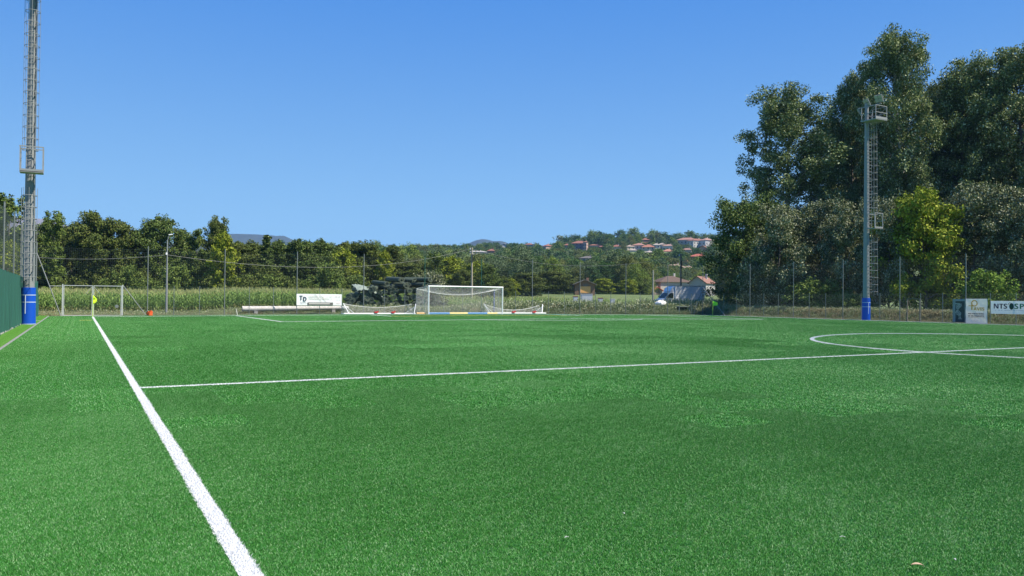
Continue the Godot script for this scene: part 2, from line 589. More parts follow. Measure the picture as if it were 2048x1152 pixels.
func line_strip(called: String, pts: Array, wid: float, cols: Array, lift: float) -> void:
	# a marking woven in pale fibres along a polyline: backing sheet and blades
	var o := Node3D.new()
	o.name = numbered(called)
	add_child(o)
	o.set_meta("kind", "structure")
	var sheet := MB.new()
	var near := []
	var far := []
	for k in pts.size() - 1:
		var a: Vector3 = pts[k]
		var e: Vector3 = pts[k + 1]
		var d := (e - a).normalized()
		var s := Vector3(-d.z, 0, d.x) * wid * 0.5
		sheet.quad(a + s + Vector3(0, 0.005, 0), a - s + Vector3(0, 0.005, 0), e - s + Vector3(0, 0.005, 0), e + s + Vector3(0, 0.005, 0))
		var mid := (a + e) * 0.5
		var is_near := (mid - EYE).length() < 13.0
		var step := 0.5 if is_near else 1.0
		var n := maxi(1, roundi((e - a).length() / step))
		for q in n:
			var p := a.lerp(e, (q + 0.5) / n) + Vector3(-d.z, 0, d.x) * 0.05 * wid * sin(a.z * 1.7 + q * 1.3 + a.x) * (1.0 if is_near else 0.0)
			var z := (e - a) / n / step
			var t := Transform3D(Basis(Vector3(d.z, 0, -d.x), Vector3.UP * (1.0 + lift), z), p)
			if is_near: near.append(t)
			else: far.append(t)
	var c0: Color = cols[0]
	part(o, "backing", sheet.mesh(), mat(c0.linear_to_srgb(), 0.95))
	if near.size(): multi(o, "fibres", blade_patch(wid, 0.5, 1700, 0.0034, 0.015, 0.026, Vector2(0.1, -0.1), cols, 300, 2), M.blade, near)
	if far.size(): multi(o, "fibres", blade_patch(wid, 1.0, 1500, 0.008, 0.015, 0.026, Vector2(0.1, -0.1), cols, 301, 1), M.blade, far)

func seg(x0: float, z0: float, x1: float, z1: float) -> Array:
	var a := []
	var n := maxi(1, ceili(Vector2(x1 - x0, z1 - z0).length() / 2.0))
	for k in n + 1:
		var x := lerpf(x0, x1, k / float(n))
		a.append(Vector3(x, crown(x), lerpf(z0, z1, k / float(n))))
	return a

func build_lines() -> void:
	var w := [Color(0.70, 0.72, 0.73), Color(0.76, 0.78, 0.79), Color(0.50, 0.52, 0.51)]
	var yl := [Color(0.70, 0.62, 0.18), Color(0.72, 0.64, 0.20), Color(0.70, 0.63, 0.22)]
	var bl := [Color(0.32, 0.57, 0.72), Color(0.34, 0.58, 0.72), Color(0.33, 0.57, 0.74)]
	line_strip("near_touchline", seg(0, 4.0, 0, GOAL_Z), 0.118, w, 0.0)
	line_strip("halfway_line", seg(0.06, HALF_Z, PITCH_W - 0.06, HALF_Z), 0.118, w, 0.0)
	line_strip("far_goal_line", seg(0.06, GOAL_Z, PITCH_W, GOAL_Z), 0.12, w, 0.15)
	line_strip("far_touchline", seg(PITCH_W, GOAL_Z, PITCH_W, 2.0), 0.12, w, 0.15)
	var c := []
	for k in 97:
		var t := TAU * k / 96.0
		var x := MID_X + 9.15 * cos(t)
		c.append(Vector3(x, crown(x), HALF_Z + 9.15 * sin(t)))
	line_strip("centre_circle", c, 0.14, w, 0.3)
	var pz := GOAL_Z + 16.5
	line_strip("penalty_area_line", seg(MID_X - 20.16, GOAL_Z, MID_X - 20.16, pz), 0.12, w, 0.3)
	line_strip("penalty_area_line", seg(MID_X - 20.16, pz, MID_X + 20.16, pz), 0.12, w, 0.15)
	line_strip("penalty_area_line", seg(MID_X + 20.16, pz, MID_X + 20.16, GOAL_Z), 0.12, w, 0.15)
	var gz := GOAL_Z + 5.5
	line_strip("goal_area_line", seg(MID_X - 9.16, GOAL_Z, MID_X - 9.16, gz), 0.12, w, 0.2)
	line_strip("goal_area_line", seg(MID_X - 9.16, gz, MID_X + 9.16, gz), 0.12, yl, 0.2)
	line_strip("goal_area_line", seg(MID_X + 9.16, gz, MID_X + 9.16, GOAL_Z), 0.12, bl, 0.2)
	var arc := []
	for k in 25:
		var t := lerpf(-0.93, 0.93, k / 24.0)
		var x := MID_X + 9.15 * sin(t)
		arc.append(Vector3(x, crown(x), GOAL_Z + 11.0 + 9.15 * cos(t)))
	line_strip("penalty_arc", arc, 0.12, w, -0.05)
	# side marks of the corner distance
	line_strip("distance_mark", seg(-0.85, -57.5, -0.15, -57.5), 0.1, yl, 0.15)
	line_strip("distance_mark", seg(-3.5, -57.5, -3.0, -57.5), 0.08, w, -0.1)

# ------------------------------------------------------------------ fences
func chain_link(p0: Vector3, p1: Vector3, y0: float, y1: float, step: float, r: float) -> ArrayMesh:
	var b := MB.new()
	var d := p1 - p0
	var len := d.length()
	d /= len
	var h := y1 - y0
	var k := -h
	while k < len:
		for s in 2:
			var a := maxf(k, 0.0)
			var e := minf(k + h, len)
			var ya := y0 + (a - k)
			var ye := y0 + (e - k)
			if s == 1:
				ya = y1 - (a - k)
				ye = y1 - (e - k)
			b.tube(p0 + d * a + Vector3(0, ya, 0), p0 + d * e + Vector3(0, ye, 0), r, r, 3, false)
		k += step
	for q in 3:
		var yy := y0 + 0.04 + (h - 0.08) * q / 2.0
		b.tube(p0 + Vector3(0, yy, 0), p1 + Vector3(0, yy, 0), r * 1.4, r * 1.4, 3, false)
	return b.mesh()

func ball_net(p0: Vector3, p1: Vector3, y0: float, y1: float, bays: int) -> ArrayMesh:
	var b := MB.new()
	var len := (p1 - p0).length()
	var step := 0.14
	var rows := int((y1 - y0) / step)
	for k in rows + 1:
		var f := k / float(rows)
		for q in bays * 4:
			var t0 := q / float(bays * 4)
			var t1 := (q + 1) / float(bays * 4)
			var s0 := -0.16 * f * (1.0 - pow(2.0 * fposmod(t0 * bays, 1.0) - 1.0, 2.0))
			var s1 := -0.16 * f * (1.0 - pow(2.0 * fposmod(t1 * bays, 1.0) - 1.0, 2.0))
			var yy := lerpf(y0, y1, f)
			b.tube(p0.lerp(p1, t0) + Vector3(0, yy + s0, 0), p0.lerp(p1, t1) + Vector3(0, yy + s1, 0), 0.0022 if k < rows else 0.004, -1.0, 3, false)
	var cols := int(len / step)
	for k in cols + 1:
		var t := k / float(cols)
		var s := -0.16 * (1.0 - pow(2.0 * fposmod(t * bays, 1.0) - 1.0, 2.0))
		b.tube(p0.lerp(p1, t) + Vector3(0, y0, 0), p0.lerp(p1, t) + Vector3(0, y1 + s, 0), 0.0022, -1.0, 3, false)
	return b.mesh()

func post_mesh(h: float, r: float) -> ArrayMesh:
	var b := MB.new()
	b.tube(Vector3(0, -0.3, 0), Vector3(0, h, 0), r, r, 10)
	b.tube(Vector3(0, h, 0), Vector3(0, h + 0.03, 0), r * 1.15, r * 0.7, 10)
	return b.mesh()

func build_fences() -> void:
	var tall := post_mesh(5.55, 0.036)
	var low := post_mesh(2.42, 0.026)
	var o := thing("back_fence", "long wire mesh fence with tall net posts behind the white goal", "fence")
	var bx := [3.9, 9.75, 15.72, 21.7, 27.6, 33.5, 39.2, 44.9, 50.75, 56.45, 61.5]
	for k in bx.size():
		var x: float = bx[k]
		part(o, "tall_post", tall, M.green_paint if k == 5 or k == 4 else M.galv_dull, Vector3(x, -0.2, BACK_Z))
		if k < bx.size() - 1:
			for q in [1, 2]:
				part(o, "post", low, M.green_post, Vector3(lerpf(x, bx[k + 1], q / 3.0), -0.2, BACK_Z))
	var cl := part(o, "wire_mesh", chain_link(Vector3(2.15, -0.2, BACK_Z - 0.04), Vector3(61.5, -0.2, BACK_Z - 0.04), 0.03, 2.38, 0.075, 0.0016), M.wire)
	cl.set_meta("kind", "stuff")
	var bn := part(o, "ball_net", ball_net(Vector3(3.9, -0.2, BACK_Z - 0.03), Vector3(61.5, -0.2, BACK_Z - 0.03), 2.4, 5.35, 10), M.net_dark)
	bn.set_meta("kind", "stuff")
	var bn2 := part(o, "ball_net", ball_net(Vector3(-3.75, -0.2, BACK_Z - 0.03), Vector3(3.9, -0.2, BACK_Z - 0.03), 2.5, 5.35, 1), M.net_dark)
	bn2.set_meta("kind", "stuff")
	var br := MB.new()
	br.tube(Vector3(33.5, 3.3, BACK_Z), Vector3(35.6, -0.2, BACK_Z - 0.05), 0.022, -1, 8)
	part(o, "brace", br.mesh(), M.green_paint)
	br = MB.new()
	br.tube(Vector3(61.45, 2.9, BACK_Z), Vector3(60.1, -0.2, BACK_Z + 0.05), 0.025, -1, 8)
	part(o, "brace", br.mesh(), M.green_post)
	br = MB.new()
	br.tube(Vector3(2.14, 2.2, BACK_Z), Vector3(3.82, -0.15, BACK_Z), 0.028, -1, 8)
	part(o, "brace", br.mesh(), M.galv)

	o = thing("side_fence", "long wire mesh fence with tall net posts in front of the big trees", "fence")
	var rz := [-62.7, -56.85, -51.0, -45.15, -39.3, -33.45, -27.6, -21.75]
	for k in rz.size():
		var z: float = rz[k]
		part(o, "tall_post", tall, M.galv_dull, Vector3(RIGHT_X, -0.2, z))
		for q in [1, 2]:
			part(o, "post", low, M.green_post, Vector3(RIGHT_X, -0.2, z - q * 1.95))
	part(o, "post", low, M.green_post, Vector3(RIGHT_X, -0.2, -68.3))
	cl = part(o, "wire_mesh", chain_link(Vector3(RIGHT_X + 0.04, -0.2, -70.2), Vector3(RIGHT_X + 0.04, -0.2, -21.0), 0.03, 2.38, 0.075, 0.0016), M.wire)
	cl.set_meta("kind", "stuff")
	bn = part(o, "ball_net", ball_net(Vector3(RIGHT_X + 0.03, -0.2, -68.55), Vector3(RIGHT_X + 0.03, -0.2, -21.75), 2.4, 5.35, 8), M.net_dark)
	bn.set_meta("kind", "stuff")
	br = MB.new()
	br.tube(Vector3(61.4, 2.95, -70.2), Vector3(RIGHT_X, -0.18, -66.4), 0.035, -1, 8)
	part(o, "brace", br.mesh(), M.galv)
	# little frame of an unused gate
	var fr := MB.new()
	for z in [-44.4, -43.25]: fr.box(Vector3(RIGHT_X - 0.06, 0.75, z), Vector3(0.07, 1.95, 0.09))
	fr.box(Vector3(RIGHT_X - 0.06, 1.745, -43.825), Vector3(0.07, 0.05, 1.24))
	fr.tube(Vector3(RIGHT_X - 0.05, 1.7, -44.3), Vector3(RIGHT_X - 0.05, 0.4, -43.8), 0.015, -1, 6)
	tag(part(self, "gate_frame", fr.mesh(), M.wood), "narrow grey empty gate frame standing in the side fence", "gate frame")

	# screened fence on the near side
	o = thing("screened_fence", "fence hung with dark green windscreen cloth beside the light mast", "fence")
	for k in 9:
		var z := -70.2 + k * 5.95
		part(o, "tall_post", tall, M.galv_dull, Vector3(LEFT_X, -0.2, z))
		for q in [1, 2]:
			if k < 8: part(o, "post", low, M.green_post, Vector3(LEFT_X - 0.03, -0.2, z + q * 1.98))
	var wm := part(o, "wire_mesh", chain_link(Vector3(LEFT_X - 0.04, -0.2, -70.2), Vector3(LEFT_X - 0.04, -0.2, -22.0), 0.03, 2.4, 0.075, 0.0016), M.wire)
	wm.set_meta("kind", "stuff")
	bn = part(o, "ball_net", ball_net(Vector3(LEFT_X + 0.02, -0.2, -70.2), Vector3(LEFT_X + 0.02, -0.2, -22.6), 2.4, 5.35, 8), M.net_dark)
	bn.set_meta("kind", "stuff")
	for k in 8:
		part(o, "windscreen_cloth", screen_cloth(-70.1 + k * 6.0, -64.2 + k * 6.0 + 0.25, 500 + k), M.dark_cloth)
	br = MB.new()
	br.tube(Vector3(LEFT_X, 4.55, -70.2), Vector3(-2.1, -0.2, -70.25), 0.035, -1, 8)
	part(o, "brace", br.mesh(), M.galv)

func screen_cloth(z0: float, z1: float, sd: int) -> ArrayMesh:
	var b := MB.new()
	var n := int((z1 - z0) / 0.06)
	var rows := 8
	for j in n + 1:
		var z := lerpf(z0, z1, j / float(n))
		for k in rows + 1:
			var f := k / float(rows)
			var fold := 0.045 * sin(z * 15.0 + 6.0 * noise.get_noise_1d(z * 60.0 + sd)) + 0.11 * noise.get_noise_2d(z * 120.0, f * 20.0 + sd)
			var top := 2.62 + 0.07 * noise.get_noise_1d(z * 90.0 + sd * 3.0)
			var bot := 0.03 + 0.10 * noise.get_noise_1d(z * 200.0 + sd)
			b.v.append(Vector3(LEFT_X + 0.085 + fold * (0.4 + 0.8 * (1.0 - f)), -0.2 + lerpf(bot, top, f), z))
			b.c.append(Color.WHITE)
			b.n.append(Vector3.RIGHT)
	var w := rows + 1
	for j in n + 1:
		for k in w:
			var pz := b.v[mini(j + 1, n) * w + k] - b.v[maxi(j - 1, 0) * w + k]
			var py := b.v[j * w + mini(k + 1, rows)] - b.v[j * w + maxi(k - 1, 0)]
			b.n[j * w + k] = py.cross(pz).normalized()
			if j < n and k < rows:
				var q := j * w + k
				b.i.append(q); b.i.append(q + w); b.i.append(q + 1)
				b.i.append(q + 1); b.i.append(q + w); b.i.append(q + w + 1)
	return b.mesh()

func build_gate() -> void:
	var o := thing("double_gate", "galvanised double leaf mesh gate behind the yellow corner flag", "gate", Vector3(0.04, -0.2, BACK_Z))
	for s in [-1, 1]:
		var p := MB.new()
		p.box(Vector3(s * 2.06, 1.2, 0), Vector3(0.08, 2.5, 0.08))
		part(o, "gate_post", p.mesh(), M.gate_metal)
		var lf := MB.new()
		var a: float = 0.05 * s
		var e: float = 1.97 * s
		for x in [a, e]: lf.box(Vector3(x, 1.2, 0), Vector3(0.05, 2.36, 0.05))
		for y in [0.06, 2.355]: lf.box(Vector3((a + e) * 0.5, y, 0.002), Vector3(1.87, 0.05, 0.046))
		lf.tube(Vector3(a, 2.3, 0), Vector3(a + s * 0.42, 1.75, 0), 0.012, -1, 5)
		var l := part(o, "gate_leaf", lf.mesh(), M.gate_metal)
		var g := part(l, "wire_mesh", chain_link(Vector3(minf(a, e), 0, -0.02), Vector3(maxf(a, e), 0, -0.02), 0.08, 2.33, 0.075, 0.0014), M.wire)
		g.set_meta("kind", "stuff")
	var dsc := MB.new()
	dsc.tube(Vector3(1.66, 0.75, 0.03), Vector3(1.66, 0.75, 0.07), 0.14, 0.12, 16)
	dsc.col = Color.WHITE
	part(o, "lock_plate", dsc.mesh(), M.galv_dull)
	var bar := MB.new()
	bar.tube(Vector3(-2.06, 2.3, 0), Vector3(-2.95, 2.3, 0), 0.02, -1, 6)
	part(o, "top_rail", bar.mesh(), M.gate_metal)

# ------------------------------------------------------------------ light masts
func build_masts() -> void:
	var a := mast("light_mast", Vector3(-3.3, -0.2, -50.5), "tall grey light mast with blue base pad beside the green screened fence", 1.0)
	mast("light_mast", Vector3(60.55, -0.2, -48.0), "tall grey light mast with blue base pad in front of the big trees", -1.0)
	a.set_meta("kind", "thing")

func mast(called: String, where: Vector3, label: String, face: float) -> Node3D:
	var o := thing(called, label, "light mast", where, 0.0, "floodlight masts beside the pitch")
	var p := MB.new()
	var H := 20.0 if face > 0.0 else 19.3
	var steps := 6
	for k in steps:
		var y0 := H * k / steps
		var y1 := H * (k + 1) / steps
		p.tube(Vector3(0, y0, 0), Vector3(0, y1 + 0.02, 0), lerpf(0.30, 0.155, y0 / H), lerpf(0.30, 0.155, y1 / H), 12)
	for y in [6.3, 12.6]: p.tube(Vector3(0, y, 0), Vector3(0, y + 0.05, 0), lerpf(0.31, 0.17, y / H), -1, 12)
	part(o, "mast_pole", p.mesh(), M.galv)
	var pd := MB.new()
	pd.tube(Vector3(0, 0.02, 0), Vector3(0, 2.0, 0), 0.365, 0.345, 28)
	var pad := part(o, "protective_pad", pd.mesh(), M.pad)
	for y in [1.22, 1.60]:
		var s := MB.new()
		s.tube(Vector3(0, y - 0.02, 0), Vector3(0, y + 0.02, 0), 0.356, 0.356, 28, false)
		part(pad, "strap", s.mesh(), M.strap)
	var s2 := MB.new()
	s2.tube(Vector3(0, 0.03, 0), Vector3(0, 0.06, 0), 0.37, 0.37, 28, false)
	part(pad, "strap", s2.mesh(), M.strap)
	s2 = MB.new()
	s2.box(Vector3(-0.12, 1.1, 0.343), Vector3(0.035, 1.0, 0.012))
	part(pad, "strap_tail", s2.mesh(), M.strap)
	# ladder on the +z side
	var ld := MB.new()
	var lz := func(y: float) -> float: return lerpf(0.30, 0.155, y / H) + 0.16
	for s in [-1, 1]:
		ld.tube(Vector3(s * 0.19, 2.35, lz.call(2.35)), Vector3(s * 0.19, 18.3, lz.call(18.3)), 0.021, -1, 6)
	var y := 2.45
	while y < 18.2:
		ld.tube(Vector3(-0.19, y, lz.call(y)), Vector3(0.19, y, lz.call(y)), 0.014, -1, 5)
		y += 0.29
	y = 2.9
	while y < 18.2:
		for s in [-1, 1]:
			ld.box(Vector3(s * 0.19, y, lz.call(y) - 0.09), Vector3(0.035, 0.05, 0.18))
		y += 1.9
	part(o, "ladder", ld.mesh(), M.galv)
	# safety cage of hoops and uprights
	var cg := MB.new()
	for rg in [[2.55, 7.3], [9.3, 17.6]]:
		y = rg[0]
		var keep := []
		while y < rg[1] + 0.01:
			var zc: float = lz.call(y)
			var prev := Vector3(-0.19, y, zc)
			for k in 9:
				var t := PI * k / 8.0
				var q := Vector3(-0.36 * cos(t), y, zc + 0.18 + 0.50 * sin(t))
				cg.tube(prev, q, 0.016, -1, 4, false)
				prev = q
			cg.tube(prev, Vector3(0.19, y, zc), 0.016, -1, 4, false)
			y += 0.62
		for t in [0.0, PI * 0.25, PI * 0.5, PI * 0.75, PI]:
			var za: float = lz.call(rg[0])
			var zb: float = lz.call(rg[1])
			cg.tube(Vector3(-0.36 * cos(t), rg[0] - (0.3 if rg[0] < 3.0 else 0.0), za + 0.18 + 0.50 * sin(t)), Vector3(-0.36 * cos(t), rg[1], zb + 0.18 + 0.50 * sin(t)), 0.012, -1, 4, false)
	part(o, "ladder_cage", cg.mesh(), M.galv)
	# rest platform
	var pf := MB.new()
	var pz: float = lz.call(8.1) + 0.42
	pf.box(Vector3(0.09, 8.1, pz), Vector3(1.08, 0.06, 0.78))
	pf.box(Vector3(0.09, 8.17, pz + 0.38), Vector3(1.06, 0.14, 0.02))
	for sx in [-0.43, 0.61]:
		for sz in [-0.36, 0.36]: pf.box(Vector3(sx, 8.78, pz + sz), Vector3(0.05, 1.26, 0.05))
		for yy in [8.75, 9.42]: pf.box(Vector3(sx, yy, pz), Vector3(0.035, 0.045, 0.68))
	pf.box(Vector3(0.09, 9.43, pz + 0.362), Vector3(1.12, 0.055, 0.055))
	pf.box(Vector3(0.09, 9.40, pz - 0.362), Vector3(0.99, 0.045, 0.045))
	part(o, "rest_platform", pf.mesh(), M.galv)
	# top platform with railing
	var lift := 0.7 if face > 0.0 else 0.0
	var tp := MB.new()
	var tz := 0.75
	tp.box(Vector3(0, 17.6, tz), Vector3(1.5, 0.09, 1.5))
	tp.box(Vector3(0, 17.72, tz + 0.75), Vector3(1.5, 0.2, 0.03))
	for sx in [-0.72, 0.72]:
		for sz in [-0.72, 0.72]: tp.box(Vector3(sx, 18.2, tz + sz), Vector3(0.05, 1.2, 0.05))
		for yy in [18.2, 18.8]: tp.box(Vector3(sx, yy, tz), Vector3(0.04, 0.05, 1.39))
		tp.tube(Vector3(sx, 17.65, tz - 0.7), Vector3(sx, 18.75, tz + 0.7), 0.025, -1, 5)
	for yy in [18.2, 18.8]: tp.box(Vector3(0, yy, tz + 0.72), Vector3(1.39, 0.05, 0.04))
	tp.tube(Vector3(-1.6 * face, 18.7, -1.5), Vector3(-0.1 * face, 18.7, -0.1), 0.04, -1, 6)
	tp.tube(Vector3(0, 19.0, -0.9), Vector3(0, 19.0, 1.5), 0.045, -1, 6)
	part(o, "top_platform", tp.mesh(), M.galv).position.y = lift
	# floodlights aimed at the pitch
	for q in [[Vector3(0.05 * face, 19.35, 0.0), 0.35], [Vector3(0.05 * face, 19.45, 1.25), -0.1], [Vector3(-0.9 * face, 18.9, -1.5), 0.9]]:
		var fl := Node3D.new()
		fl.name = "floodlight"
		o.add_child(fl, true)
		fl.position = q[0] + Vector3(0, lift, 0)
		fl.basis = Basis(Vector3.UP, PI * 0.5 * face + q[1] * face) * Basis(Vector3.RIGHT, 0.5)
		var fb := MB.new()
		fb.box(Vector3(0, 0, -0.06), Vector3(0.70, 0.66, 0.08))
		fb.tube(Vector3(0, -0.45, -0.08), Vector3(0, -0.1, -0.08), 0.03, -1, 6)
		part(fl, "housing", fb.mesh(), M.galv_dull)
		for sx in [-1, 1]:
			for sy in [-1, 1]:
				var pn := MB.new()
				pn.box(Vector3(sx * 0.175, sy * 0.165, 0.0), Vector3(0.31, 0.29, 0.06))
				part(fl, "lamp_panel", pn.mesh(), M.lamp_face)
	# cable in loops
	var cb := MB.new()
	var pts := []
	for k in 60:
		var yy := 2.4 + k * 0.27
		var rr := lerpf(0.30, 0.155, yy / H) + 0.03
		var ang := 0.95 + 0.10 * sin(k * 1.9) + 0.06 * sin(k * 0.7)
		pts.append(Vector3(rr * sin(PI * 0.5 - ang + 0.1), yy, rr * cos(PI * 0.5 - ang + 0.1) * 0.9 + 0.02))
	cb.path(pts, 0.016, 5)
	part(o, "cable", cb.mesh(), M.black)
	return o

# ------------------------------------------------------------------ goals, flags
func net_grid(b: MB, f: Callable, nu: int, nv: int, r: float) -> void:
	for j in nu + 1:
		for k in nv:
			b.tube(f.call(j / float(nu), k / float(nv)), f.call(j / float(nu), (k + 1) / float(nv)), r, -1, 3, false)
	for k in nv + 1:
		for j in nu:
			b.tube(f.call(j / float(nu), k / float(nv)), f.call((j + 1) / float(nu), k / float(nv)), r, -1, 3, false)

func build_goals() -> void:
	var o := thing("football_goal", "full size white football goal with white net on the far goal line", "goal", Vector3(MID_X, crown(MID_X), GOAL_Z))
	for s in [-1, 1]:
		var p := MB.new()
		p.tube(Vector3(s * 3.71, -0.05, 0), Vector3(s * 3.71, 2.5, 0), 0.06, -1, 16)
		part(o, "goal_post", p.mesh(), M.white_paint)
	var cb := MB.new()
	cb.tube(Vector3(-3.77, 2.50, 0), Vector3(3.77, 2.50, 0), 0.06, -1, 16)
	part(o, "crossbar", cb.mesh(), M.white_paint)
	for s in [-1, 1]:
		var rp := MB.new()
		rp.tube(Vector3(s * 4.0, -0.05, -2.3), Vector3(s * 4.0, 2.35, -2.3), 0.03, -1, 8)
		part(o, "rear_post", rp.mesh(), M.galv_dull if s < 0 else M.pad)
	var sag := func(t: float) -> float: return 2.30 - 0.55 * (1.0 - pow(2.0 * t - 1.0, 2.0))
	var rope := MB.new()
	var pts := []
	for k in 21:
		var t := k / 20.0
		pts.append(Vector3(lerpf(-4.0, 4.0, t), sag.call(t), -2.3 + 0.25 * (1.0 - pow(2.0 * t - 1.0, 2.0))))
	rope.path(pts, 0.028, 5)
	for s in [-1, 1]: rope.tube(Vector3(s * 3.71, 2.5, 0), Vector3(s * 4.0, 2.3, -2.3), 0.015, -1, 4)
	part(o, "net_rope", rope.mesh(), M.net_white)
	var nt := MB.new()
	var zb := func(t: float) -> float: return -2.3 + 0.25 * (1.0 - pow(2.0 * t - 1.0, 2.0))
	net_grid(nt, func(t, w): return Vector3(lerpf(-4.0, 4.0, t), sag.call(t) * w + 0.03 * (1.0 - w), zb.call(t) + 0.12 * sin(w * PI)), 62, 20, 0.0046)
	net_grid(nt, func(t, w): return Vector3(lerpf(-3.71, 3.71, t), 2.47, 0).lerp(Vector3(lerpf(-4.0, 4.0, t), sag.call(t), zb.call(t)), w) - Vector3(0, 0.12 * sin(w * PI), 0), 62, 18, 0.0040)
	for s in [-1, 1]:
		net_grid(nt, func(t, w): return Vector3(s * 3.71, 0.03 + 2.44 * w, 0).lerp(Vector3(s * 4.0, 0.03 + 2.27 * w, -2.3), t), 18, 19, 0.0046)
	part(o, "goal_net", nt.mesh(), M.net_white).set_meta("kind", "stuff")

	# blue and yellow bar on the ground at the net
	o = thing("ground_bar", "low blue and yellow segmented bar lying on the ground inside the goal", "bar", Vector3(MID_X, crown(MID_X), GOAL_Z - 0.3))
	var segs := [[-3.6, -1.55, 0], [-1.55, 0.25, 1], [0.25, 2.25, 0], [2.25, 3.3, 1], [-4.75, -3.85, 2]]
	for q in segs:
		var b := MB.new()
		b.bevel_box(Vector3.ZERO, Vector3(0.2, 0.15, q[1] - q[0]), 0.03, Basis(Vector3.UP, PI * 0.5))
		part(o, "bar_segment", b.mesh(), [mat(lin(0.11, 0.27, 0.55), 0.6), mat(lin(0.82, 0.66, 0.28), 0.6), mat(lin(0.72, 0.45, 0.2), 0.6)][q[2]], Vector3((q[0] + q[1]) * 0.5, 0.075, 0.0))

	small_goal(Vector3(19.6, crown(20), -69.25), 7.0, "white training goal laid flat beside the long advertising board", [2.9, 4.5], false)
	small_goal(Vector3(33.4, crown(34), -69.1), 6.7, "white training goal laid flat beside the full size goal", [3.0, 5.3], true)

	# corner flags
	o = thing("corner_flag", "limp yellow corner flag in front of the double gate", "corner flag", Vector3(0.0, crown(0.0), GOAL_Z), 0.0, "corner flags")
	var fp := MB.new()
	fp.tube(Vector3(0, -0.02, 0), Vector3(0, 1.6, 0), 0.022, 0.018, 8)
	part(o, "flag_pole", fp.mesh(), M.lime)
	var fl := MB.new()
	for k in 6:
		var t0 := k / 6.0
		var t1 := (k + 1) / 6.0
		var w0 := 0.27 * sin(t0 * PI) * (0.8 + 0.4 * t0)
		var w1 := 0.27 * sin(t1 * PI) * (0.8 + 0.4 * t1)
		var y0 := 1.6 - 0.68 * t0
		var y1 := 1.6 - 0.68 * t1
		fl.quad(Vector3(0.01, y0, 0.01), Vector3(0.01, y1, 0.01), Vector3(w1 * 0.6, y1 + 0.02, 0.06 * sin(k * 2.0)), Vector3(w0 * 0.6, y0 + 0.02, 0.06 * sin(k * 2.0 - 2.0)))
		fl.quad(Vector3(0.01, y1, -0.01), Vector3(0.01, y0, -0.01), Vector3(w0, y0, -0.07), Vector3(w1, y1 - 0.02, -0.07))
	part(o, "flag", fl.mesh(), M.lime)
	o = thing("corner_flag", "bright green corner flag spread by the wind near the slanting fence brace", "corner flag", Vector3(PITCH_W + 0.1, crown(PITCH_W), GOAL_Z), 0.0, "corner flags")
	part(o, "flag_pole", fp.mesh(), M.lime)
	var f2 := MB.new()
	var cc := 6
	for k in cc:
		var x0 := 0.55 * k / cc
		var x1 := 0.55 * (k + 1) / cc
		var z0 := 0.06 * sin(k * 1.3)
		var z1 := 0.06 * sin((k + 1) * 1.3)
		var d := flat_r
		var s := flat_f
		f2.quad(d * x0 + s * z0 + Vector3(0, 1.06 + 0.03 * k / cc, 0), d * x1 + s * z1 + Vector3(0, 1.06 + 0.03 * (k + 1) / cc, 0), d * x1 + s * z1 + Vector3(0, 1.58 - 0.16 * (k + 1) / cc, 0), d * x0 + s * z0 + Vector3(0, 1.58 - 0.16 * k / cc, 0))
	var fg: StandardMaterial3D = M.flag_green
	fg.cull_mode = BaseMaterial3D.CULL_DISABLED
	part(o, "flag", f2.mesh(), fg)

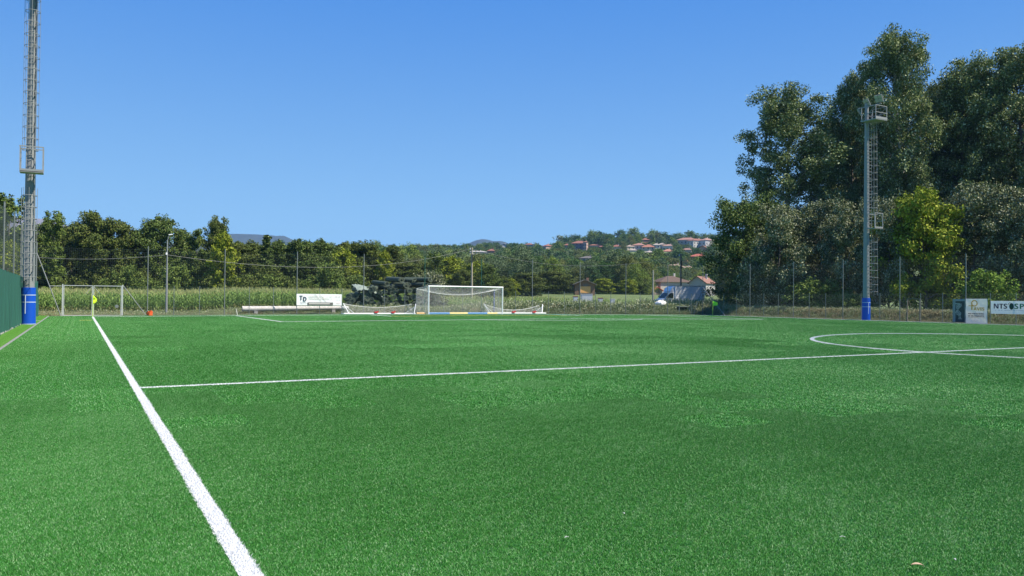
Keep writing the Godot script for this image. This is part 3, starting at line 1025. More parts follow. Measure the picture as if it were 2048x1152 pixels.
func small_goal(where: Vector3, w: float, label: String, reds: Array, mirrored: bool) -> void:
	var o := thing("training_goal", label, "goal", where, 0.0, "training goals laid flat behind the goal line")
	var b := MB.new()
	b.tube(Vector3(0, 0.06, 0), Vector3(w, 0.06, 0), 0.06, -1, 10)
	part(o, "front_bar", b.mesh(), M.white_paint)
	var h := 0.95
	for s in [0.0, 1.0]:
		var x: float = w * s
		var d := 1.0 if s < 0.5 else -1.0
		b = MB.new()
		b.tube(Vector3(x, 0.05, 0), Vector3(x, 0.05, -0.85), 0.045, -1, 8)
		b.tube(Vector3(x + d * 0.45, 0.05, 0.0), Vector3(x + d * 0.08, h, -0.55), 0.04, -1, 8)
		b.tube(Vector3(x + d * 0.08, h * (0.95 if s < 0.5 else 0.75), -0.55), Vector3(x + d * 1.1, 0.08, -0.6), 0.025, -1, 6)
		part(o, "side_frame", b.mesh(), M.white_paint)
	var sag := func(t: float) -> float: return (0.93 - (0.52 if mirrored else 0.32) * (1.0 - pow(2.0 * t - 1.0, 2.0)) - (0.08 * t if mirrored else 0.0))
	b = MB.new()
	var pts := []
	for k in 17: pts.append(Vector3(lerpf(0.1, w - 0.5, k / 16.0), sag.call(k / 16.0), -0.5))
	b.path(pts, 0.02, 4)
	part(o, "net_rope", b.mesh(), M.net_white)
	b = MB.new()
	net_grid(b, func(t, q): return Vector3(lerpf(0.1, w - 0.5, t), 0.05 + (sag.call(t) - 0.05) * q, -0.5 + 0.4 * (1.0 - q) + 0.04 * sin(t * 40.0)), 60, 8, 0.0042)
	net_grid(b, func(t, q): return Vector3(lerpf(0.0, 0.7, t), 0.05 + (h - 0.05) * q * (1.0 - 0.8 * t), -0.5 - 0.3 * (1.0 - q)), 10, 10, 0.006)
	net_grid(b, func(t, q): return Vector3(w - lerpf(0.0, 0.9, t), 0.05 + (h - 0.1) * q * (0.35 + 0.65 * absf(2.0 * t - 1.0)), -0.45 - 0.3 * (1.0 - q)), 12, 9, 0.006)
	part(o, "net", b.mesh(), M.net_white).set_meta("kind", "stuff")
	for x in reds:
		b = MB.new()
		b.bevel_box(Vector3(0, 0.16, 0), Vector3(0.30, 0.14, 0.2), 0.05)
		b.bevel_box(Vector3(0.17, 0.22, 0.02), Vector3(0.16, 0.1, 0.15), 0.04, Basis(Vector3.BACK, 0.5))
		var sb := part(self, numbered("sandbag"), b.mesh(), M.red, where + Vector3(x, 0.02, 0.02))
		tag(sb, "red weight bag on the bar of the flat goal beside the %s" % ("full size goal" if mirrored else "advertising board"), "weight bag", "red weight bags on the flat goals")

# ------------------------------------------------------------------ banners
func words(p: Node, called: String, s: String, hgt: float, where: Vector3, turn: float, c: Color, bold := false, squeeze := 1.0) -> void:
	var t := TextMesh.new()
	t.text = s
	var f := SystemFont.new()
	f.font_names = PackedStringArray(["Droid Sans"])
	if bold: f.font_weight = 700
	t.font = f
	t.font_size = 64
	t.pixel_size = hgt / 64.0 * 1.35
	t.depth = 0.006
	t.horizontal_alignment = HORIZONTAL_ALIGNMENT_CENTER
	var m := part(p, called, t, mat(c, 0.6), where)
	m.rotation.y = turn
	m.scale.x = squeeze

func small_print(p: Node, x: float, y: float, w: float, h: float, c: Color, sd: int, z := 0.028) -> void:
	# a row of print too small to read: letter-sized strokes with word gaps
	var r := RandomNumberGenerator.new()
	r.seed = sd
	var b := MB.new()
	var q := x - w * 0.5
	var k := 0
	while q < x + w * 0.5:
		var lw := h * r.randf_range(0.35, 0.7)
		if r.randf() < 0.86:
			b.box(Vector3(q + lw * 0.5, y + (0.0 if k % 3 else h * 0.2), z), Vector3(lw * 0.25, h if k % 3 else h * 0.6, 0.004))
			b.box(Vector3(q + lw * 0.6, y + h * r.randf_range(-0.4, 0.4), z + 0.001), Vector3(lw * 0.7, h * 0.2, 0.004))
		q += lw + h * 0.15
		k += 1
	part(p, "small_print", b.mesh(), mat(c, 0.6)).set_meta("kind", "stuff")

func sheet(w: float, h: float, puff: float, sd: int) -> ArrayMesh:
	# a printed cloth banner facing +z, slightly billowed, 6 mm thick
	var b := MB.new()
	var nx := 24
	var ny := 16
	for side in 2:
		var k0 := b.v.size()
		for j in nx + 1:
			for k in ny + 1:
				var x := (j / float(nx) - 0.5) * w
				var y := k / float(ny) * h
				var z := puff * (sin(j / float(nx) * PI) * 0.3 + noise.get_noise_2d(x * 70.0 + sd, y * 70.0)) - 0.006 * side
				b.v.append(Vector3(x, y, z))
				b.n.append(Vector3.BACK)
				b.c.append(Color.WHITE)
		for j in nx + 1:
			for k in ny + 1:
				var px := b.v[k0 + mini(j + 1, nx) * (ny + 1) + k] - b.v[k0 + maxi(j - 1, 0) * (ny + 1) + k]
				var py := b.v[k0 + j * (ny + 1) + mini(k + 1, ny)] - b.v[k0 + j * (ny + 1) + maxi(k - 1, 0)]
				b.n[k0 + j * (ny + 1) + k] = px.cross(py).normalized() * (1.0 if side == 0 else -1.0)
				if j < nx and k < ny:
					var q := k0 + j * (ny + 1) + k
					var r := q + ny + 1
					if side == 0:
						b.i.append(q); b.i.append(q + 1); b.i.append(r)
						b.i.append(r); b.i.append(q + 1); b.i.append(r + 1)
					else:
						b.i.append(q); b.i.append(r); b.i.append(q + 1)
						b.i.append(r); b.i.append(r + 1); b.i.append(q + 1)
	return b.mesh()

func build_banners() -> void:
	var white := mat(lin(0.84, 0.85, 0.85), 0.5)
	var ink := lin(0.045, 0.05, 0.085)
	# long board behind the goal line
	var o := thing("advertising_board", "long white advertising board with dark TD lettering on the back fence", "banner", Vector3(17.67, 0.71, BACK_Z + 0.08))
	part(o, "board", sheet(3.98, 1.0, 0.012, 3), white)
	words(o, "lettering", "T", 0.40, Vector3(-1.61, 0.64, 0.03), 0, ink, true)
	words(o, "lettering", "D", 0.40, Vector3(-1.29, 0.54, 0.03), 0, ink, true)
	small_print(o, -1.45, 0.25, 0.5, 0.10, lin(0.16, 0.17, 0.24), 1)
	small_print(o, -1.40, 0.14, 0.55, 0.05, lin(0.35, 0.35, 0.4), 2)
	small_print(o, 0.05, 0.74, 2.0, 0.11, lin(0.40, 0.39, 0.31), 3)
	small_print(o, 0.05, 0.56, 2.0, 0.11, lin(0.40, 0.39, 0.31), 4)
	var bar := MB.new()
	bar.box(Vector3(0.08, 0.15, 0.026), Vector3(2.26, 0.22, 0.006))
	part(o, "photo_strip", bar.mesh(), mat(lin(0.12, 0.115, 0.11), 0.6))
	var bar2 := MB.new()
	bar2.box(Vector3(0.0, 0.15, 0.031), Vector3(1.85, 0.09, 0.006))
	part(o, "photo_strip", bar2.mesh(), mat(lin(0.55, 0.53, 0.5), 0.6))
	small_print(o, 1.61, 0.76, 0.48, 0.10, lin(0.45, 0.24, 0.30), 5)
	small_print(o, 1.61, 0.48, 0.48, 0.06, lin(0.14, 0.17, 0.22), 6)
	small_print(o, 1.65, 0.17, 0.36, 0.09, lin(0.45, 0.22, 0.24), 7)
	for s in [-0.05, 0.35]:
		var wr := MB.new()
		wr.tube(Vector3(s - 0.35, 0.98, 0.04), Vector3(s + 0.25, 0.3, 0.04), 0.008, -1, 4)
		part(o, "crease_cord", wr.mesh(), mat(lin(0.3, 0.27, 0.18), 0.7))

	# cloth banners on the side fence; they face -x
	var turn := -PI * 0.5
	var cloth := func(c: Color) -> StandardMaterial3D:
		var m := mat(c, 0.6)
		m.backlight_enabled = true
		m.backlight = Color(0.9, 0.9, 0.9)
		return m
	o = thing("cloth_banner", "white hanging banner with orange P logo and AVIS lettering", "banner", Vector3(RIGHT_X - 0.14, -0.2, -38.35), turn, "banners on the side fence")
	part(o, "cloth", sheet(1.72, 1.97, 0.06, 7), cloth.call(lin(0.74, 0.73, 0.69)))
	var org := mat(lin(0.72, 0.36, 0.04), 0.6)
	var lg := MB.new()
	var pts := []
	for k in 17:
		var t := -PI * 0.5 + TAU * k / 16.0
		pts.append(Vector3(-0.13 + 0.22 * cos(t), 1.62 + 0.22 * sin(t), 0.07))
	lg.path(pts, 0.035, 6)
	lg.tube(Vector3(-0.33, 1.62, 0.07), Vector3(-0.33, 1.10, 0.07), 0.04, -1, 6)
	lg.tube(Vector3(-0.58, 1.42, 0.07), Vector3(-0.1, 1.42, 0.07), 0.03, -1, 6)
	part(o, "logo", lg.mesh(), org)
	words(o, "lettering", "AVIS", 0.24, Vector3(0.24, 1.18, 0.07), 0, lin(0.72, 0.36, 0.04), true, 1.25)
	words(o, "lettering", "BENESSERE", 0.11, Vector3(0.0, 0.80, 0.07), 0, lin(0.06, 0.06, 0.065), true, 1.6)
	words(o, "lettering", "IN MOVIMENTO", 0.12, Vector3(0.0, 0.62, 0.07), 0, lin(0.06, 0.06, 0.065), true, 1.05)
	small_print(o, -0.1, 0.24, 0.6, 0.04, lin(0.1, 0.1, 0.1), 8, 0.055)
	lg = MB.new()
	lg.box(Vector3(0.0, 0.5, 0.055), Vector3(1.35, 0.014, 0.01))
	part(o, "printed_rule", lg.mesh(), M.black)

	o = thing("photo_banner", "dark photo print banner hanging left of the white logo banner", "banner", Vector3(RIGHT_X - 0.10, -0.1, -39.78), turn, "banners on the side fence")
	part(o, "cloth", sheet(1.12, 1.85, 0.03, 9), photo_mat())

	o = thing("sponsor_banner", "pale blue sponsor banner with NTS lettering and oval ball logo", "banner", Vector3(RIGHT_X - 0.10, 0.63, -34.55), turn, "banners on the side fence")
	part(o, "cloth", sheet(5.4, 0.98, 0.02, 11), cloth.call(lin(0.66, 0.76, 0.82)))
	words(o, "lettering", "NTS", 0.38, Vector3(-1.96, 0.58, 0.03), 0, lin(0.02, 0.03, 0.07), true, 1.15)
	words(o, "lettering", "SPORT", 0.40, Vector3(0.10, 0.58, 0.03), 0, lin(0.01, 0.17, 0.10), true, 1.25)
	small_print(o, -0.9, 0.27, 3.0, 0.06, lin(0.10, 0.18, 0.32), 9)
	lg = MB.new()
	for k in 20:
		var t0 := TAU * k / 20.0
		var t1 := TAU * (k + 1) / 20.0
		lg.tri(Vector3(-1.12, 0.58, 0.035), Vector3(-1.12 + 0.17 * cos(t0), 0.58 + 0.25 * sin(t0), 0.03), Vector3(-1.12 + 0.17 * cos(t1), 0.58 + 0.25 * sin(t1), 0.03))
	part(o, "logo", lg.mesh(), mat(lin(0.01, 0.04, 0.03), 0.6))
	lg = MB.new()
	for k in 10:
		var t0 := PI * 0.58 + 0.09 * k * 1.05
		var t1 := PI * 0.58 + 0.09 * (k + 1) * 1.05
		lg.tube(Vector3(-1.14 + 0.27 * cos(t0), 0.58 + 0.29 * sin(t0), 0.03), Vector3(-1.14 + 0.27 * cos(t1), 0.58 + 0.29 * sin(t1), 0.03), 0.018, -1, 4)
	part(o, "logo_arc", lg.mesh(), mat(lin(0.03, 0.05, 0.08), 0.6))

func photo_mat() -> StandardMaterial3D:
	# a dim grey print with generic shapes
	var img := Image.create(112, 184, false, Image.FORMAT_RGB8)
	img.fill(lin(0.10, 0.11, 0.12))
	for y in 184:
		for x in 112:
			var v := noise.get_noise_2d(x * 6.0, y * 6.0)
			var c := lin(0.24, 0.25, 0.25) if x < 24 or x > 100 else lin(0.03, 0.032, 0.034)
			if absf(x - 52 - 10.0 * sin(y * 0.05)) < 16 + 8.0 * sin(y * 0.11) and y > 22 and y < 150:
				c = lin(0.06, 0.06, 0.062) if v < -0.02 else lin(0.46, 0.42, 0.38)
			if y > 140 and y < 152 and x > 20 and x < 60: c = lin(0.30, 0.30, 0.30)
			if y > 166: c = lin(0.22, 0.24, 0.26)
			img.set_pixel(x, y, c)
	var m := mat(Color.WHITE, 0.5)
	m.albedo_texture = ImageTexture.create_from_image(img)
	m.uv1_triplanar = true
	m.uv1_scale = Vector3(1.0 / 1.12, -1.0 / 1.85, 1.0)
	m.uv1_offset = Vector3(0.5, 0.0, 0.0)
	return m

# ------------------------------------------------------------------ turf rolls
func roll_mesh(sd: int, L: float, rad: float, flat_: float) -> ArrayMesh:
	var r := RandomNumberGenerator.new()
	r.seed = sd
	var b := MB.new()
	var turns := r.randf_range(3.2, 4.4)
	var n := int(turns * 14)
	var inner := []
	var outer := []
	for k in n + 1:
		var t := k / float(n)
		var a := t * turns * TAU
		var rr := rad * (0.22 + 0.78 * t)
		var wob := 1.0 + 0.05 * sin(a * 1.0 + sd)
		for q in 2:
			var ro := rr * wob - (0.028 if q == 1 else 0.0)
			var p := Vector2(cos(a) * ro, sin(a) * ro * flat_)
			if q == 0: outer.append(p)
			else: inner.append(p)
	var pile := Color(0.020, 0.042, 0.024)
	var backing := Color(0.048, 0.068, 0.042)
	for k in n:
		var o0: Vector2 = outer[k]
		var o1: Vector2 = outer[k + 1]
		var i0: Vector2 = inner[k]
		var i1: Vector2 = inner[k + 1]
		var z0 := -L * 0.5
		var z1 := L * 0.5 + 0.05 * sin(k * 0.35 + sd)
		var z2 := L * 0.5 + 0.05 * sin((k + 1) * 0.35 + sd)
		b.col = backing
		b.quad(Vector3(o0.x, o0.y, z1), Vector3(o0.x, o0.y, z0), Vector3(o1.x, o1.y, z0), Vector3(o1.x, o1.y, z2))
		b.col = pile
		b.quad(Vector3(i0.x, i0.y, z0), Vector3(i0.x, i0.y, z1), Vector3(i1.x, i1.y, z2), Vector3(i1.x, i1.y, z0))
		b.col = Color(0.17, 0.215, 0.15)
		b.quad(Vector3(i0.x, i0.y, z1), Vector3(o0.x, o0.y, z1), Vector3(o1.x, o1.y, z2), Vector3(i1.x, i1.y, z2))
		b.col = pile
		b.quad(Vector3(o0.x, o0.y, z0), Vector3(i0.x, i0.y, z0), Vector3(i1.x, i1.y, z0), Vector3(o1.x, o1.y, z0))
	return b.mesh()

func build_turf_rolls() -> void:
	var ms := []
	for k in 5: ms.append(roll_mesh(k + 1, 3.9, 0.325, [0.95, 0.8, 0.7, 0.9, 0.62][k]))
	var r := RandomNumberGenerator.new()
	r.seed = 77
	var rows := [[22.1, 35.5, 22], [22.3, 33.0, 18], [22.4, 32.4, 17], [22.4, 32.0, 16], [24.0, 31.8, 13], [25.2, 31.5, 8]]
	var y := 0.30
	for ri in rows.size():
		var row: Array = rows[ri]
		var n: int = row[2]
		for k in n:
			if ri == 5 and k % 3 == 1: continue
			var x := lerpf(row[0], row[1], (k + 0.5 * (ri % 2)) / float(n))
			var base := terr(x, -76.5)
			var hh := 0.80 + 0.32 * sm(22.0, 29.0, x) - 0.55 * sm(31.8, 33.0, x)
			var o := part(self, numbered("turf_roll"), ms[r.randi() % 5], M.roll, Vector3(x + r.randf_range(-0.08, 0.08), base + 0.27 + y * 0 + ri * 0.545 * hh + r.randf_range(-0.04, 0.04), -77.3 + r.randf_range(-0.45, 0.45)))
			o.rotation = Vector3(r.randf_range(-0.05, 0.08), -0.33 + (r.randf_range(-0.1, 0.12) if r.randf() < 0.8 else r.randf_range(-0.25, 0.35)), r.randf() * TAU if r.randf() < 0.4 else r.randf_range(-0.4, 0.4))
			if ri >= 5 or ri == 4 and k % 3 == 0: o.rotation.y += 0.4
			tag(o, "dark green rolled-up artificial turf in the heap behind the fence", "turf roll", "rolls of old turf heaped behind the fence")
	# pale sheeting thrown over the low end
	var c := MB.new()
	var nx := 14
	var nz := 8
	for j in nx + 1:
		for k in nz + 1:
			var t := j / float(nx)
			var s := k / float(nz)
			var x := 22.5 + 2.7 * t
			var yy := 2.45 + 0.42 * sin(t * PI * 0.85 + 0.5) - 0.6 * t + 0.22 * noise.get_noise_2d(j * 26.0, k * 26.0) - 0.5 * s * s
			c.v.append(Vector3(x + 0.2 * s, yy, -76.9 + 1.6 * s))
			c.n.append(Vector3.UP)
			c.c.append(Color.WHITE)
	for j in nx + 1:
		for k in nz + 1:
			var w := nz + 1
			var px := c.v[mini(j + 1, nx) * w + k] - c.v[maxi(j - 1, 0) * w + k]
			var pz := c.v[j * w + mini(k + 1, nz)] - c.v[j * w + maxi(k - 1, 0)]
			c.n[j * w + k] = pz.cross(px).normalized()
			if j < nx and k < nz:
				var q := j * w + k
				c.i.append(q); c.i.append(q + w); c.i.append(q + 1)
				c.i.append(q + 1); c.i.append(q + w); c.i.append(q + w + 1)
	M.tarp.cull_mode = BaseMaterial3D.CULL_DISABLED
	tag(part(self, "tarpaulin", c.mesh(), M.tarp), "pale grey-green sheeting crumpled over the low end of the turf heap", "sheeting")

# ------------------------------------------------------------------ roadside things
func build_roadside() -> void:
	# concrete pole lying on the verge
	var o := thing("lying_pole", "long pale concrete pole lying behind the fence under the advertising board", "pole", Vector3(11.5, 0.36, -72.2))
	var b := MB.new()
	b.tube(Vector3(0, 0, 0), Vector3(9.3, 0.13, 0.2), 0.24, 0.15, 18, false)
	part(o, "shaft", b.mesh(), M.pole_white)
	b = MB.new()
	for k in 18:
		var t0 := TAU * k / 18.0
		var t1 := TAU * (k + 1) / 18.0
		var p := func(t: float, rr: float) -> Vector3: return Vector3(0.0, cos(t) * rr, sin(t) * rr)
		b.quad(p.call(t0, 0.24), p.call(t1, 0.24), p.call(t1, 0.15), p.call(t0, 0.15))
		b.quad(p.call(t0, 0.15), p.call(t1, 0.15), p.call(t1, 0.13) + Vector3(0.6, 0, 0), p.call(t0, 0.13) + Vector3(0.6, 0, 0))
	M.concrete.cull_mode = BaseMaterial3D.CULL_DISABLED
	part(o, "hollow_end", b.mesh(), M.concrete)
	for x in [12.6, 19.4]:
		var bl := MB.new()
		var top := 0.14 if x < 15.0 else 0.29
		var g := terr(x, -72.1)
		bl.bevel_box(Vector3(0, (top + g) * 0.5 - 0.02, 0), Vector3(0.3, top - g + 0.06, 0.7), 0.02)
		tag(part(self, numbered("support_block"), bl.mesh(), M.concrete, Vector3(x, 0, -72.15)), "concrete block propping up the long lying pole", "block", "blocks under the lying pole")
	# short peg by the corner of the penalty area
	b = MB.new()
	b.tube(Vector3(0, 0, 0), Vector3(-0.12, 0.55, -0.05), 0.035, 0.03, 8)
	b.tube(Vector3(-0.12, 0.55, -0.05), Vector3(-0.12, 0.57, -0.05), 0.036, 0.02, 8)
	tag(part(self, "leaning_peg", b.mesh(), M.pole_white, Vector3(10.7, -0.15, -69.7)), "short pale peg leaning at the fence near the penalty area corner", "peg")
	# orange bag at the foot of a post
	b = MB.new()
	for k in 5:
		var q := Vector3(sin(k * 2.1) * 0.1, 0.22 + 0.13 * sin(k * 1.3), cos(k * 2.1) * 0.08)
		b.tube(q - Vector3(0, 0.16, 0), q, 0.13, 0.17, 9)
		b.tube(q, q + Vector3(0, 0.13, 0), 0.17, 0.06, 9)
	tag(part(self, "orange_bag", b.mesh(), M.orange, Vector3(4.05, -0.22, -70.0)), "crumpled orange bag at the foot of the tall post by the gate", "bag")
	# low dark table at the far corner
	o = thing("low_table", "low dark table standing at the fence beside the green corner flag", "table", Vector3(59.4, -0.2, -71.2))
	b = MB.new()
	b.bevel_box(Vector3(0, 0.95, 0), Vector3(1.6, 0.07, 0.6), 0.01)
	part(o, "table_top", b.mesh(), M.green_post)
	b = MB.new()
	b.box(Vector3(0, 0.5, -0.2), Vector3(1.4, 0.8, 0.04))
	part(o, "dark_opening_sheet", b.mesh(), M.black)  # black sheet standing in for the dark, shaded opening under the top
	for x in [-0.74, 0.74]:
		b = MB.new()
		b.box(Vector3(x, 0.46, 0.2), Vector3(0.08, 0.92, 0.08))
		part(o, "leg", b.mesh(), M.galv_dull)

	# street lamp
	o = thing("street_lamp", "slim grey street lamp standing at the edge of the maize", "street lamp", Vector3(5.8, -0.25, -76.0))
	b = MB.new()
	b.tube(Vector3(0, -0.2, 0), Vector3(0, 2.6, 0), 0.10, 0.09, 12)
	b.tube(Vector3(0, 2.6, 0), Vector3(0, 6.5, 0), 0.075, 0.045, 12)
	part(o, "pole", b.mesh(), M.galv)
	b = MB.new()
	b.tube(Vector3(0, 6.48, 0), Vector3(0.15, 7.0, 0.02), 0.03, 0.025, 8)
	part(o, "arm", b.mesh(), M.galv)
	b = MB.new()
	b.bevel_box(Vector3(0.25, 7.03, 0.02), Vector3(0.32, 0.07, 0.16), 0.02, Basis(Vector3.BACK, 0.15))
	part(o, "lamp_head", b.mesh(), M.white_paint)
	b = MB.new()
	b.bevel_box(Vector3(-0.06, 5.35, 0.05), Vector3(0.12, 0.2, 0.1), 0.02)
	part(o, "junction_box", b.mesh(), M.white_paint)

	# timber poles with the cable
	var pa := Vector3(46.3, 0, -99.4)
	pa.y = terr(pa.x, pa.z)
	var pb := Vector3(72.8, 0, -87.5)
	pb.y = terr(pb.x, pb.z)
	var pl := [[pa, 8.42, "pale timber cable pole rising behind the goal"], [pb, 7.9, "timber cable pole rising behind the white box truck"]]
	for q in pl:
		var base: Vector3 = q[0]
		o = thing("cable_pole", q[2], "pole", base, 0.0, "timber cable poles")
		b = MB.new()
		var top: float = q[1] - base.y
		b.tube(Vector3(0, -0.3, 0), Vector3(-0.05, top, 0), 0.15, 0.10, 10)
		part(o, "timber_shaft", b.mesh(), mat(lin(0.36, 0.32, 0.25), 0.9) if base.x < 60 else M.wood)
		b = MB.new()
		b.box(Vector3(-0.05, top - 1.5, 0.12), Vector3(0.12, 1.1, 0.1))
		b.tube(Vector3(-0.3, top - 0.15, 0), Vector3(0.1, top - 0.15, 0), 0.03, -1, 6)
		part(o, "bracket", b.mesh(), M.black)
		b = MB.new()
		b.tube(Vector3(-0.32, top - 0.28, 0), Vector3(-0.32, top - 0.06, 0), 0.07, 0.05, 8)
		part(o, "insulator", b.mesh(), M.white_paint)
	var p3 := on_ground(1306, 128)
	o = thing("concrete_post", "grey concrete post standing at the field left of the truck", "pole", p3)
	b = MB.new()
	b.tube(Vector3(0, -0.3, 0), Vector3(0, at_depth(1306, 540, 128).y - p3.y, 0), 0.16, 0.10, 10)
	part(o, "shaft", b.mesh(), M.concrete)
	var lamp_top := Vector3(5.8, 5.0, -76.0)
	cable([Vector3(-3.3, 4.0, -50.5) + Vector3(-5, 1.0, -30), lamp_top], 0.5, "grey overhead cable running from the street lamp behind the gate")
	cable([lamp_top, Vector3(46.1, 8.25, -99.4)], 1.75, "grey overhead cable sagging between the street lamp and the pale timber pole")
	cable([Vector3(46.1, 8.25, -99.4), Vector3(72.5, 7.7, -87.5)], 1.9, "grey overhead cable sagging between the two timber poles")

	cabinets()
	truck()
	# white sack
	var sp := at_depth(1321, 612.5, 92)
	b = MB.new()
	var ns := 12
	for j in 7:
		for k in ns:
			var f := func(a: float, e: float) -> Vector3:
				var ph := a / 7.0 * PI
				var th := e / ns * TAU
				var rr := 1.0 + 0.12 * sin(th * 3.0 + ph * 2.0) + 0.08 * sin(th * 5.0 + 1.0)
				return Vector3(sin(ph) * cos(th) * 0.62 * rr, maxf(-0.25, cos(ph) * 0.34 * rr), sin(ph) * sin(th) * 0.5 * rr)
			b.quad(f.call(j, k), f.call(j, k + 1), f.call(j + 1, k + 1), f.call(j + 1, k))
	var sack := part(self, "white_sack", b.mesh(), mat(lin(0.78, 0.78, 0.78), 0.7), sp + Vector3(0, 0.3, 0))
	sack.rotation.y = -YAW
	tag(sack, "bulging white sack lying in front of the truck's bonnet", "sack")

func cable(ends: Array, sag: float, label: String) -> void:
	var b := MB.new()
	var pts := []
	var a: Vector3 = ends[0]
	var e: Vector3 = ends[1]
	for k in 25:
		var t := k / 24.0
		pts.append(a.lerp(e, t) - Vector3(0, sag * 4.0 * t * (1.0 - t), 0))
	b.path(pts, 0.016, 5)
	tag(part(self, numbered("overhead_cable"), b.mesh(), mat(lin(0.22, 0.23, 0.21), 0.6)), label, "cable")

func cabinets() -> void:
	var spec := [
		[1151, 593.5, 608.5, 9, "narrow white cabinet with reddish lid beside the large white cabinet", lin(0.35, 0.10, 0.05)],
		[1173, 589, 608.5, 23, "large white metal cabinet in the weeds behind the fence", lin(0.66, 0.66, 0.64)],
		[1200.5, 597, 609.5, 9, "small white cabinet with red top in the weeds", lin(0.30, 0.05, 0.03)],
		[1225, 599, 609.5, 9, "small plain white cabinet at the end of the row of cabinets", lin(0.66, 0.66, 0.64)]]
	for s in spec:
		var d := 96.0
		var p := at_depth(s[0], s[2], d)
		var h := at_depth(s[0], s[1], d).y - p.y
		var w: float = s[3] * d / FOCAL
		var g := terr(p.x, p.z)
		var o := thing("utility_cabinet", s[4], "cabinet", Vector3(p.x, minf(p.y, g), p.z), -YAW, "white utility cabinets in the weeds")
		h += p.y - minf(p.y, g)
		var b := MB.new()
		b.bevel_box(Vector3(0, h * 0.5, 0), Vector3(w, h, 0.55), 0.015)
		part(o, "cabinet_body", b.mesh(), mat(lin(0.58, 0.60, 0.62), 0.5))
		b = MB.new()
		b.box(Vector3(0, h + 0.045, 0), Vector3(w + 0.06, 0.08, 0.62))
		part(o, "lid", b.mesh(), mat(s[5], 0.6))
		b = MB.new()
		b.box(Vector3(0, h * 0.5 + 0.02, 0.285), Vector3(w * 0.86, h * 0.84, 0.02))
		var dr := part(o, "door", b.mesh(), mat(lin(0.62, 0.64, 0.65), 0.5))
		b = MB.new()
		b.box(Vector3(w * 0.32, h * 0.5, 0.305), Vector3(0.03, 0.16, 0.02))
		part(dr, "handle", b.mesh(), M.black)

func truck() -> void:
	var p := at_depth(1357, 617.5, 106)
	var yaw := 0.0
	var fwd := (-flat_r * cos(0.30) - flat_f * sin(0.30)).normalized()
	yaw = atan2(-fwd.z, fwd.x)
	var o := thing("box_truck", "white box truck parked among the weeds behind the corner fence", "truck", p, yaw)
	# local: x forward, z to the right hand side
	var white := mat(lin(0.78, 0.79, 0.79), 0.45)
	var alu := mat(lin(0.72, 0.75, 0.77), 0.4, 0.0)
	var b := MB.new()
	b.box(Vector3(-1.1, 1.93, 0), Vector3(4.3, 2.10, 2.1))
	var bx := part(o, "cargo_box", b.mesh(), alu)
	for k in 9:
		var rb := MB.new()
		for s in [-1, 1]: rb.box(Vector3(-1.1, 1.0 + k * 0.225, s * 1.055), Vector3(4.2, 0.028, 0.012))
		part(bx, "rib", rb.mesh(), alu)
	b = MB.new()
	b.box(Vector3(-1.1, 2.995, 0), Vector3(4.36, 0.06, 2.16))
	part(bx, "top_edge", b.mesh(), M.galv_dull)
	b = MB.new()
	b.box(Vector3(-0.9, 0.72, 0), Vector3(4.6, 0.22, 0.9))
	b.box(Vector3(-1.1, 0.86, 0), Vector3(4.2, 0.04, 2.0))
	part(o, "chassis", b.mesh(), M.black)
	var prof := [Vector2(1.07, 0.42), Vector2(2.95, 0.38), Vector2(3.12, 0.48), Vector2(3.14, 0.85), Vector2(3.02, 1.12), Vector2(2.55, 1.32), Vector2(1.82, 2.10), Vector2(1.55, 2.22), Vector2(1.07, 2.24)]
	b = MB.new()
	b.prism(prof, -0.95, 0.95)
	part(o, "cab", b.mesh(), white)
	b = MB.new()
	for s in [-1, 1]:
		var zz: float = s * 0.953
		var pts := [Vector3(1.28, 1.38, zz), Vector3(2.42, 1.36, zz), Vector3(1.80, 2.02, zz), Vector3(1.28, 2.06, zz)]
		if s > 0: b.quad(pts[0], pts[1], pts[2], pts[3])
		else: b.quad(pts[3], pts[2], pts[1], pts[0])
	part(o, "side_window", b.mesh(), M.glass)
	b = MB.new()
	b.quad(Vector3(2.512, 1.365, 0.86), Vector3(2.512, 1.365, -0.86), Vector3(1.845, 2.078, -0.80), Vector3(1.845, 2.078, 0.80))
	var ws := part(o, "windscreen", b.mesh(), M.glass)
	ws.position = Vector3(0.006, 0.006, 0)
	b = MB.new()
	b.prism([Vector2(1.07, 2.25), Vector2(1.75, 2.25), Vector2(1.45, 2.75), Vector2(1.07, 2.95)], -0.92, 0.92)
	part(o, "roof_fairing", b.mesh(), mat(lin(0.66, 0.71, 0.76), 0.4))
	b = MB.new()
	b.box(Vector3(3.10, 0.55, 0), Vector3(0.12, 0.28, 1.84))
	part(o, "bumper", b.mesh(), M.black)
	b = MB.new()
	b.box(Vector3(3.13, 0.86, 0), Vector3(0.05, 0.22, 1.0))
	part(o, "grille", b.mesh(), M.black)
	for s in [-1, 1]:
		b = MB.new()
		b.bevel_box(Vector3(3.02, 0.95, s * 0.74), Vector3(0.2, 0.24, 0.34), 0.04)
		part(o, "headlight", b.mesh(), M.glass)
		b = MB.new()
		b.bevel_box(Vector3(2.25, 1.55, s * 1.12), Vector3(0.12, 0.36, 0.2), 0.04)
		b.box(Vector3(2.25, 1.42, s * 1.0), Vector3(0.05, 0.05, 0.14))
		part(o, "mirror", b.mesh(), M.black)
		for x in [2.35, -1.9]:
			var w := Node3D.new()
			w.name = "wheel"
			o.add_child(w, true)
			w.position = Vector3(x, 0.35, s * 0.86)
			b = MB.new()
			b.tube(Vector3(0, 0, -0.11), Vector3(0, 0, 0.11), 0.35, 0.35, 20)
			part(w, "tyre", b.mesh(), M.rubber)
			b = MB.new()
			b.tube(Vector3(0, 0, -0.118), Vector3(0, 0, 0.118), 0.21, 0.21, 16)
			part(w, "rim", b.mesh(), M.galv_dull)

